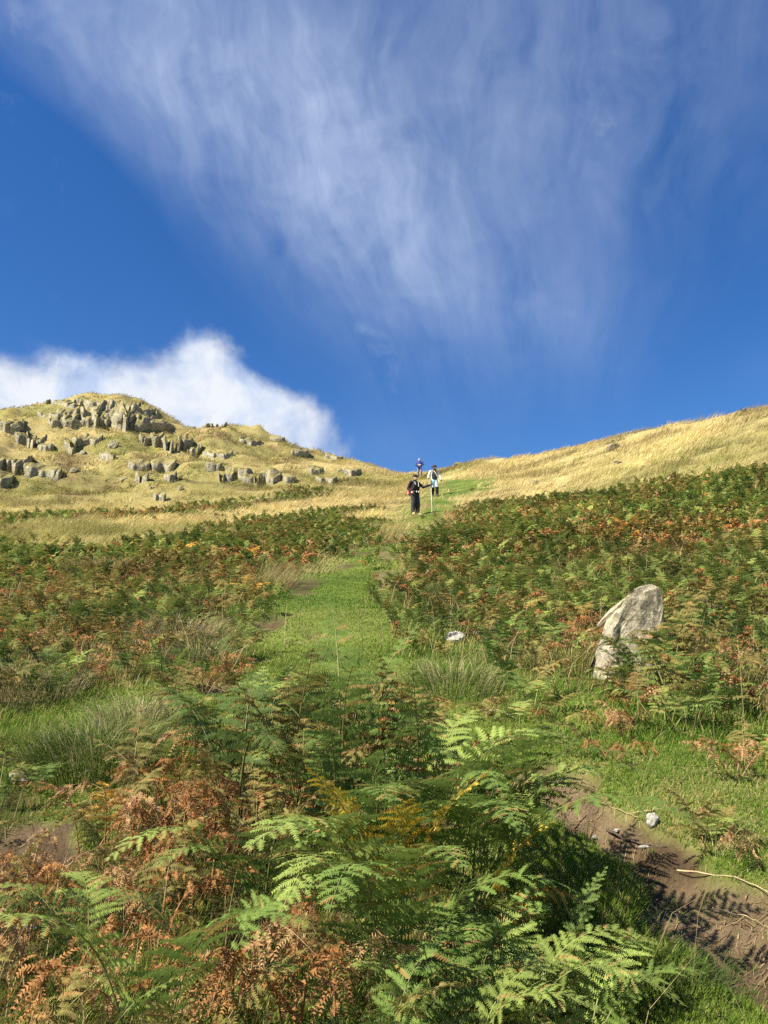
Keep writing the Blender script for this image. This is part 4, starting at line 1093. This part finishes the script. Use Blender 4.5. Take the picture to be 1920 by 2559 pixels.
# ------------------------------------------------------------------ the walkers
def tube_geo(pts, rad, m_=12, flat=None):
    """closed tapering tube with rounded ends through pts"""
    P = np.array(pts, float); Rr = np.array(rad, float)
    Vs, rings = [], []
    d0 = P[1] - P[0]; d1 = P[-1] - P[-2]; d0 /= np.linalg.norm(d0); d1 /= np.linalg.norm(d1)
    C, Q = [], []
    for f in (.95, .7, .35): C.append(P[0] - d0 * Rr[0] * f); Q.append(Rr[0] * math.sqrt(1 - f * f))
    for i in range(len(P)): C.append(P[i]); Q.append(Rr[i])
    for f in (.35, .7, .95): C.append(P[-1] + d1 * Rr[-1] * f); Q.append(Rr[-1] * math.sqrt(1 - f * f))
    C = np.array(C); T = np.gradient(C, axis=0); T /= np.linalg.norm(T, axis=1)[:, None] + 1e-9
    V = []
    for c, t_, q in zip(C, T, Q):
        a = np.cross(t_, [0, 1, 0] if abs(t_[1]) < .9 else [1, 0, 0]); a /= np.linalg.norm(a); b_ = np.cross(t_, a)
        for j in range(m_):
            w_ = 2 * math.pi * j / m_; o_ = (a * math.cos(w_) + b_ * math.sin(w_)) * q
            if flat is not None: o_ = o_ * np.array(flat)
            V.append(c + o_)
    n = len(C); F = []
    for i in range(n - 1):
        for j in range(m_): F.append((i * m_ + j, i * m_ + (j + 1) % m_, (i + 1) * m_ + (j + 1) % m_, (i + 1) * m_ + j))
    V.append(C[0]); V.append(C[-1])
    T3 = [(len(V) - 2, (j + 1) % m_, j, j) for j in range(m_)] + [(len(V) - 1, (n - 1) * m_ + j, (n - 1) * m_ + (j + 1) % m_, (n - 1) * m_ + (j + 1) % m_) for j in range(m_)]
    return V, F, T3
def blend(name, shapes, voxel, mat, parent, smooth_it=6, loc=(0, 0, 0)):
    """one continuous surface grown over overlapping tapered forms"""
    bm = bmesh.new()
    for sh in shapes:
        if sh[0] == 'tube':
            V, F, T3 = tube_geo(*sh[1:])
            vs = [bm.verts.new(v) for v in V]
            for f in F: bm.faces.new([vs[i] for i in f])
            for f in T3: bm.faces.new([vs[i] for i in f[:3]])
        elif sh[0] == 'ell':
            c, r_, rot = sh[1], sh[2], (sh[3] if len(sh) > 3 else (0, 0, 0))
            M = Matrix.Translation(c) @ Euler(rot).to_matrix().to_4x4() @ Matrix.Diagonal((*r_, 1))
            bmesh.ops.create_icosphere(bm, subdivisions=3, radius=1, matrix=M)
    bmesh.ops.recalc_face_normals(bm, faces=bm.faces)
    me = bpy.data.meshes.new(name + '_form'); bm.to_mesh(me); bm.free()
    tmp = bpy.data.objects.new('form', me); COL.objects.link(tmp)
    md = tmp.modifiers.new('r', 'REMESH'); md.mode = 'VOXEL'; md.voxel_size = voxel
    if smooth_it:
        sm = tmp.modifiers.new('s', 'SMOOTH'); sm.iterations = smooth_it; sm.factor = .5
    dg = bpy.context.evaluated_depsgraph_get()
    res = bpy.data.meshes.new_from_object(tmp.evaluated_get(dg)); res.name = name
    bpy.data.objects.remove(tmp); bpy.data.meshes.remove(me)
    res.polygons.foreach_set('use_smooth', [True] * len(res.polygons))
    return link(name, res, mat, parent, loc)

def hand(wrist, fwd, palm_n, thumb_side, curl=.5, s=1.0):
    """palm, four unequal fingers and a thumb; returns shapes"""
    w_ = np.array(wrist, float); f = np.array(fwd, float); f /= np.linalg.norm(f); n = np.array(palm_n, float); n -= f * n.dot(f); n /= np.linalg.norm(n)
    lat = np.cross(n, f) * thumb_side
    out_ = [('tube', [w_, w_ + f * .05 * s, w_ + f * .09 * s], [.026 * s, .034 * s, .032 * s])]
    for i, (off, L) in enumerate(((.030, .072), (.010, .080), (-.011, .074), (-.030, .058))):
        b0 = w_ + f * .085 * s + lat * off * s
        pts = [b0]; a = curl * .4
        for seg in (.42, .32, .26):
            a += curl * .9
            pts.append(pts[-1] + (f * math.cos(a) + n * math.sin(a)) * L * seg * s)
        out_.append(('tube', pts, [.0095 * s, .009 * s, .0085 * s, .0075 * s], 8))
    tb = w_ + f * .03 * s + lat * .028 * s
    out_.append(('tube', [tb, tb + (lat * .6 + f * .6 + n * .35 * curl) * .034 * s, tb + (lat * .55 + f * 1.3 + n * .8 * curl) * .045 * s], [.013 * s, .011 * s, .009 * s], 8))
    return out_

def head_shapes(c, look, s=1.0):
    """head with brow, nose, lips, chin and ears, facing look (a horizontal direction)"""
    c = np.array(c, float); l = np.array(look, float); l /= np.linalg.norm(l); lat = np.array([-l[1], l[0], 0]); lat /= np.linalg.norm(lat); up = np.array([0, 0, 1.0])
    yaw = math.atan2(l[0], -l[1])
    e = lambda f, sd, u, r_: ('ell', tuple(c + (l * f + lat * sd + up * u) * s), tuple(q * s for q in r_), (0, 0, yaw))
    return [e(-.005, 0, .03, (.076, .094, .10)), e(.025, 0, -.045, (.060, .068, .072)), e(.062, 0, -.088, (.026, .022, .022)),
            e(.096, 0, -.022, (.014, .022, .016)), e(.084, 0, .0, (.011, .014, .026)), e(.085, 0, -.057, (.024, .010, .008)), e(.083, 0, -.068, (.021, .010, .008)),
            e(.080, .032, .028, (.022, .012, .009)), e(.080, -.032, .028, (.022, .012, .009)), e(-.005, .078, -.01, (.010, .020, .032)), e(-.005, -.078, -.01, (.010, .020, .032))]
M_SKIN = plain('skin', (.55, .32, .23), .5, .08, 20)
M_EYE = plain('eye_dark', (.03, .02, .015), .3, .1)
M_BLACK = plain('black_cloth', (.016, .015, .020), .85, .3, 14); M_CHAR = plain('charcoal_cloth', (.034, .034, .042), .9, .3, 12)
M_RED = plain('red_nylon', (.42, .035, .03), .6, .25, 12); M_PINK = plain('pale_pink_nylon', (.55, .30, .28), .7, .2)
M_TAN = plain('tan_boot', (.62, .50, .27), .8, .2, 30); M_PALEC = plain('pale_grey_cloth', (.60, .58, .48), .85, .2, 14); M_NAVY = plain('navy_black_cloth', (.022, .024, .034), .85, .3, 14)
M_JEAN = plain('pale_blue_denim', (.38, .55, .68), .85, .2, 20); M_BLUE = plain('royal_blue_nylon', (.022, .034, .19), .6, .25, 14); M_GREYT = plain('grey_trousers', (.20, .18, .18), .9, .25, 16)
M_WHITE = plain('white_plastic', (.8, .8, .78), .5, .05); M_STEEL = plain('pale_metal', (.72, .72, .66), .35, .1, 20, .5); M_HAT = plain('brown_felt', (.055, .038, .028), .9, .3); M_HATP = plain('straw_hat_brim', (.35, .27, .16), .9, .3)
M_HAIR = plain('grey_hair', (.45, .43, .40), .8, .2)

def person(cx, cy, dist, face_deg, label, pose):
    """cx: photograph column; dist: metres up the slope. faces -Y before turning by face_deg"""
    th = az_tan(cx, cy)[0]
    x_, y_ = dist * math.sin(th), dist * math.cos(th)
    root = bpy.data.objects.new('person', None); COL.objects.link(root); root.empty_display_size = .3
    root.location = (x_, y_, gz1(x_, y_) - .01); root.rotation_euler = (0, 0, R(face_deg))
    tag(root, label, 'person', 'walkers coming down the path')
    return root
def legs(hl, kl, al, hr, kr, ar, toe_l=(.02, -1), toe_r=(-.02, -1)):
    return (np.array(hl), np.array(kl), np.array(al), np.array(hr), np.array(kr), np.array(ar))
def foot(a, d, s=1.0):
    a = np.array(a, float); d = np.array([d[0], d[1], 0.0]); d /= np.linalg.norm(d)
    return [('tube', [a - d * .05 + [0, 0, -.045], a + d * .06 + [0, 0, -.05], a + d * .15 + [0, 0, -.062]], [.045 * s, .043 * s, .034 * s])]
def body_common(root, J, look, hand_l, hand_r):
    """naked figure as one continuous surface under the clothing"""
    sh = [('tube', [(0, 0, .92), (0, .0, 1.05), (0, -.01, 1.22), (0, .0, 1.38)], [.135, .125, .14, .12], 14, (1.15, .78, 1)),
          ('tube', [(0, .005, 1.40), (0, -.005, 1.50), J['head'] - np.array([0, 0, .05])], [.065, .056, .055])]
    for s_ in 'lr':
        sh.append(('tube', [J['hip' + s_], J['knee' + s_], J['ank' + s_]], [.088, .056, .040]))
        sh += foot(J['ank' + s_], J['toe' + s_])
        sh.append(('tube', [J['sh' + s_], J['elb' + s_], J['wri' + s_]], [.054, .040, .028]))
    sh += head_shapes(J['head'], look) + hand_l + hand_r
    b_ = blend('body', sh, .0085, M_SKIN, root, 2)
    l = np.array(look, float); l /= np.linalg.norm(l); lat = np.array([-l[1], l[0], 0])
    for sd in (-1, 1):
        c = np.array(J['head']) + l * .082 + lat * sd * .032 + np.array([0, 0, .008])
        blend('eye', [('ell', tuple(c), (.012, .012, .008))], .003, M_EYE, root, 0)
    return b_

# ---- 1: black-clad walker with red pack and pole
def walker_front():
    root = person(897, 1108, 32.5, 35, 'person in black cap and jacket leaning on a walking pole, red pack on the back', None)
    J = dict(head=np.array([.0, -.045, 1.615]), hipl=np.array([.09, 0, .93]), hipr=np.array([-.09, 0, .93]), kneel=np.array([.115, -.05, .50]), kneer=np.array([-.105, -.04, .50]),
             ankl=np.array([.12, .0, .10]), ankr=np.array([-.11, .01, .10]), toel=(.25, -1), toer=(-.2, -1), shl=np.array([.19, .0, 1.40]), shr=np.array([-.19, .01, 1.40]),
             elbl=np.array([.33, -.17, 1.22]), elbr=np.array([-.28, .10, 1.13]), wril=np.array([.47, -.37, 1.29]), wrir=np.array([-.25, -.06, .96]))
    look = (.35, -1, 0)
    hl = hand(J['wril'], (.45, -.7, .05), (0.1, .2, -1), 1, 1.15); hr = hand(J['wrir'], (.15, -.75, -.55), (.9, .1, .1), -1, .7)
    body_common(root, J, look, hl, hr)
    jk = [('tube', [(0, .005, .86), (0, .0, 1.0), (0, -.01, 1.2), (0, .0, 1.37), (0, .0, 1.43)], [.165, .158, .165, .15, .11], 16, (1.2, .86, 1)), ('tube', [(0, 0, 1.40), (0, -.01, 1.49)], [.085, .075])]
    for s_ in 'lr': jk.append(('tube', [J['sh' + s_], J['elb' + s_], J['wri' + s_] * .96 + J['elb' + s_] * .04], [.078, .062, .048]))
    j_ = blend('jacket', jk, .011, M_BLACK, root, 3)
    tr = [('tube', [(0, 0, .97), (0, 0, .86)], [.15, .16], 14, (1.15, .85, 1))]
    for s_ in 'lr': tr.append(('tube', [J['hip' + s_], J['knee' + s_], J['ank' + s_] + np.array([0, 0, -.02])], [.118, .098, .088]))
    blend('trousers', tr, .011, M_CHAR, root, 2)
    for s_ in 'lr': blend('boot', [('tube', [q + np.array([0, 0, .0]) for q in (np.array(foot(J['ank' + s_], J['toe' + s_])[0][1]))], [.058, .056, .046]), ], .009, M_TAN, root, 2)
    blend('glove', hand(J['wril'], (.45, -.7, .05), (0.1, .2, -1), 1, 1.15, 1.12), .006, M_BLACK, root, 0)
    h = J['head']
    blend('cap', [('ell', tuple(h + np.array([0, .008, .062])), (.094, .112, .088)), ('tube', [h + np.array([.02, -.075, .055]), h + np.array([.04, -.155, .045])], [.05, .045], 10, (1.2, 1, .25))], .008, M_BLACK, root, 2)
    blend('sunglasses', [('ell', tuple(h + np.array([.0, -.085, .01])), (.026, .016, .018)), ('ell', tuple(h + np.array([.058, -.07, .01])), (.024, .016, .018))], .006, M_EYE, root, 1)
    blend('chest_strap', [('tube', [(-.10, -.13, 1.40), (-.08, -.165, 1.28)], [.016, .016]), ('tube', [(.09, -.13, 1.40), (.075, -.165, 1.22)], [.014, .014])], .008, M_PALEC, root, 1)
    blend('waist_belt', [('tube', [(-.17, -.05, .99), (-.08, -.15, .985), (.08, -.15, .985), (.18, -.05, .99)], [.032, .034, .034, .032])], .01, M_CHAR, root, 1)
    for xx, zz_ in ((-.045, .975), (.05, .98)): blend('buckle', [('ell', (xx, -.19, zz_), (.022, .015, .045))], .008, M_WHITE, root, 1)
    # the pack on the back, lifted away as a thing of its own
    pk = bpy.data.objects.new('backpack', None); COL.objects.link(pk)
    pk.location = root.location + Vector((0, 0, 0)); pk.rotation_euler = root.rotation_euler
    tag(pk, 'red rucksack with pinkish lower pocket on the black-clad walker', 'backpack')
    blend('sack', [('ell', (0, .24, 1.22), (.155, .115, .25)), ('ell', (0, .23, 1.05), (.16, .12, .17)), ('tube', [(-.09, .22, 1.38), (.09, .22, 1.38)], [.09, .09])], .012, M_RED, pk, 3)
    blend('lower_pocket', [('ell', (-.02, .30, .99), (.135, .08, .10))], .011, M_PINK, pk, 2)
    for sd in (-1, 1): blend('strap', [('tube', [(sd * .10, .17, 1.43), (sd * .115, .05, 1.475), (sd * .12, -.10, 1.43), (sd * .13, -.165, 1.25), (sd * .16, -.08, 1.08), (sd * .16, .12, 1.0)], [.022] * 6, 8)], .009, M_CHAR, pk, 1)
    # pole
    M = Matrix.Translation(root.location) @ Euler(root.rotation_euler).to_matrix().to_4x4()
    top = M @ Vector(tuple(J['wril'] + np.array([.045, -.075, -.01])))
    gx, gy = top.x + .02, top.y - .03; gzz = gz1(gx, gy)
    po = bpy.data.objects.new('walking_pole', None); COL.objects.link(po); po.location = (gx, gy, gzz); tag(po, 'pale walking pole planted upright in the grass by the black-clad walker', 'walking pole')
    d = top - Vector((gx, gy, gzz)); up = np.array(d)
    blend('upper_shaft', [('tube', [up * .42, up * .96], [.015, .015], 10)], .005, M_STEEL, po, 0)
    blend('lower_shaft', [('tube', [up * .02, up * .44], [.010, .010], 10)], .004, M_STEEL, po, 0)
    blend('handle', [('tube', [up * .93, up * 1.05], [.024, .022], 10)], .006, M_BLACK, po, 0)
    blend('basket', [('ell', tuple(up * .06), (.045, .045, .01))], .006, M_PALEC, po, 0)
    return root
walker_front()

# ---- 2: walker in wide hat, pale sleeves and pale jeans
def walker_hat():
    root = person(939, 1082, 42.0, 8, 'person in wide brown hat, pale jacket with dark front, light jeans and black boots', None)
    J = dict(head=np.array([.0, -.06, 1.60]), hipl=np.array([.09, 0, .92]), hipr=np.array([-.09, 0, .92]), kneel=np.array([.13, -.10, .50]), kneer=np.array([-.08, -.02, .49]),
             ankl=np.array([.14, -.02, .10]), ankr=np.array([-.04, .22, .17]), toel=(.2, -1), toer=(.1, -1), shl=np.array([.19, .0, 1.40]), shr=np.array([-.19, .0, 1.40]),
             elbl=np.array([.31, -.03, 1.14]), elbr=np.array([-.30, .03, 1.14]), wril=np.array([.35, -.20, .93]), wrir=np.array([-.36, -.20, .98]))
    look = (-.15, -1, 0)
    hl = hand(J['wril'], (.0, -.5, -.8), (-.9, 0, 0), 1, .8); hr = hand(J['wrir'], (.0, -.8, -.4), (.9, 0, -.3), -1, 1.1)
    body_common(root, J, look, hl, hr)
    jk = [('tube', [(0, .01, .98), (0, .01, 1.2), (0, .01, 1.38), (0, .01, 1.43)], [.148, .155, .145, .10], 16, (1.22, .84, 1))]
    for s_ in 'lr': jk.append(('tube', [J['sh' + s_], J['elb' + s_], J['wri' + s_]], [.082, .068, .055]))
    blend('jacket', jk, .011, M_PALEC, root, 3)
    blend('vest', [('tube', [(0, -.035, .99), (0, -.04, 1.2), (0, -.03, 1.38)], [.13, .138, .115], 16, (1.15, .86, 1)), ('tube', [(0, -.02, 1.40), (0, -.04, 1.50)], [.09, .075])], .011, M_NAVY, root, 2)
    blend('sling_strap', [('tube', [(-.04, -.135, 1.43), (.05, -.175, 1.28), (.16, -.15, 1.08), (.20, -.10, 1.0)], [.026] * 4, 8)], .01, M_PALEC, root, 1)
    tr = [('tube', [(0, 0, .99), (0, 0, .88)], [.14, .145], 14, (1.12, .85, 1))]
    for s_ in 'lr': tr.append(('tube', [J['hip' + s_], J['knee' + s_] * .95 + J['hip' + s_] * .05], [.112, .085]))
    blend('jeans', tr, .011, M_JEAN, root, 2)
    for s_ in 'lr':
        f_ = foot(J['ank' + s_], J['toe' + s_])[0]
        blend('boot', [('tube', [J['knee' + s_] * .98 + J['ank' + s_] * .02, J['knee' + s_] * .4 + J['ank' + s_] * .6, J['ank' + s_]], [.092, .082, .068]), ('tube', f_[1], [.056, .055, .045])], .010, M_BLACK, root, 2)
        blend('glove', hl if s_ == 'l' else hr, .006, M_BLACK, root, 0).scale = (1.0, 1.0, 1.0)
    h = J['head']
    hat = blend('hat', [('ell', tuple(h + np.array([0, .0, .10])), (.092, .105, .075)), ('ell', tuple(h + np.array([0, -.0, .068])), (.19, .20, .018), (.10, -.12, 0))], .008, M_HAT, root, 2)
    blend('hat_band', [('ell', tuple(h + np.array([0, .0, .085])), (.097, .110, .014))], .006, M_HATP, hat, 0)
    blend('scarf', [('tube', [h + np.array([-.05, -.05, -.12]), h + np.array([.05, -.05, -.12])], [.055, .055])], .01, M_NAVY, root, 1)
    return root
walker_hat()

# ---- 3: far walker in a blue jacket on the skyline
def walker_blue():
    root = person(907, 1038, 70.0, -12, 'person in royal blue jacket and grey trousers, highest of the walkers against the sky', None); root.scale = (1.14, 1.14, 1.03)
    J = dict(head=np.array([.0, -.05, 1.60]), hipl=np.array([.09, 0, .92]), hipr=np.array([-.09, 0, .92]), kneel=np.array([.14, -.08, .50]), kneer=np.array([-.11, -.02, .49]),
             ankl=np.array([.16, .02, .10]), ankr=np.array([-.12, .10, .13]), toel=(.2, -1), toer=(-.1, -1), shl=np.array([.19, .0, 1.40]), shr=np.array([-.19, .0, 1.40]),
             elbl=np.array([.30, -.02, 1.15]), elbr=np.array([-.27, -.05, 1.12]), wril=np.array([.20, -.20, 1.08]), wrir=np.array([-.14, -.26, 1.08]))
    look = (.1, -1, -.1)
    hl = hand(J['wril'], (-.7, -.5, 0), (0, .2, -1), 1, .8); hr = hand(J['wrir'], (.7, -.5, 0), (0, .2, -1), -1, .8)
    body_common(root, J, look, hl, hr)
    jk = [('tube', [(0, .005, .80), (0, .0, 1.0), (0, .0, 1.2), (0, .0, 1.38), (0, .0, 1.43)], [.165, .165, .17, .155, .11], 16, (1.22, .9, 1)), ('tube', [(0, 0, 1.40), (0, -.01, 1.50)], [.09, .085])]
    for s_ in 'lr': jk.append(('tube', [J['sh' + s_], J['elb' + s_], J['wri' + s_]], [.085, .07, .055]))
    blend('jacket', jk, .013, M_BLUE, root, 3)
    tr = []
    for s_ in 'lr': tr.append(('tube', [J['hip' + s_], J['knee' + s_], J['ank' + s_]], [.115, .088, .075]))
    tr.append(('tube', [(0, 0, .95), (0, 0, .86)], [.14, .14]))
    blend('trousers', tr, .012, M_GREYT, root, 2)
    for s_ in 'lr': blend('boot', [('tube', foot(J['ank' + s_], J['toe' + s_])[0][1], [.058, .056, .046])], .010, M_BLACK, root, 1)
    h = J['head']
    blend('hair', [('ell', tuple(h + np.array([0, .022, .045])), (.088, .10, .092))], .008, M_HAIR, root, 2)
    M = Matrix.Translation(root.location) @ Euler(root.rotation_euler).to_matrix().to_4x4()
    p = M @ Vector((.03, -.30, 1.09))
    mp = blend('folded_map', [('tube', [(-.06, 0, 0), (.06, 0, .02)], [.075, .075], 4, (1, .15, 1))], .008, M_WHITE, None, 0); mp.location = p; mp.rotation_euler = (.5, 0, R(-12))
    tag(mp, 'white folded sheet held in front by the walker in blue', 'map')
walker_blue()
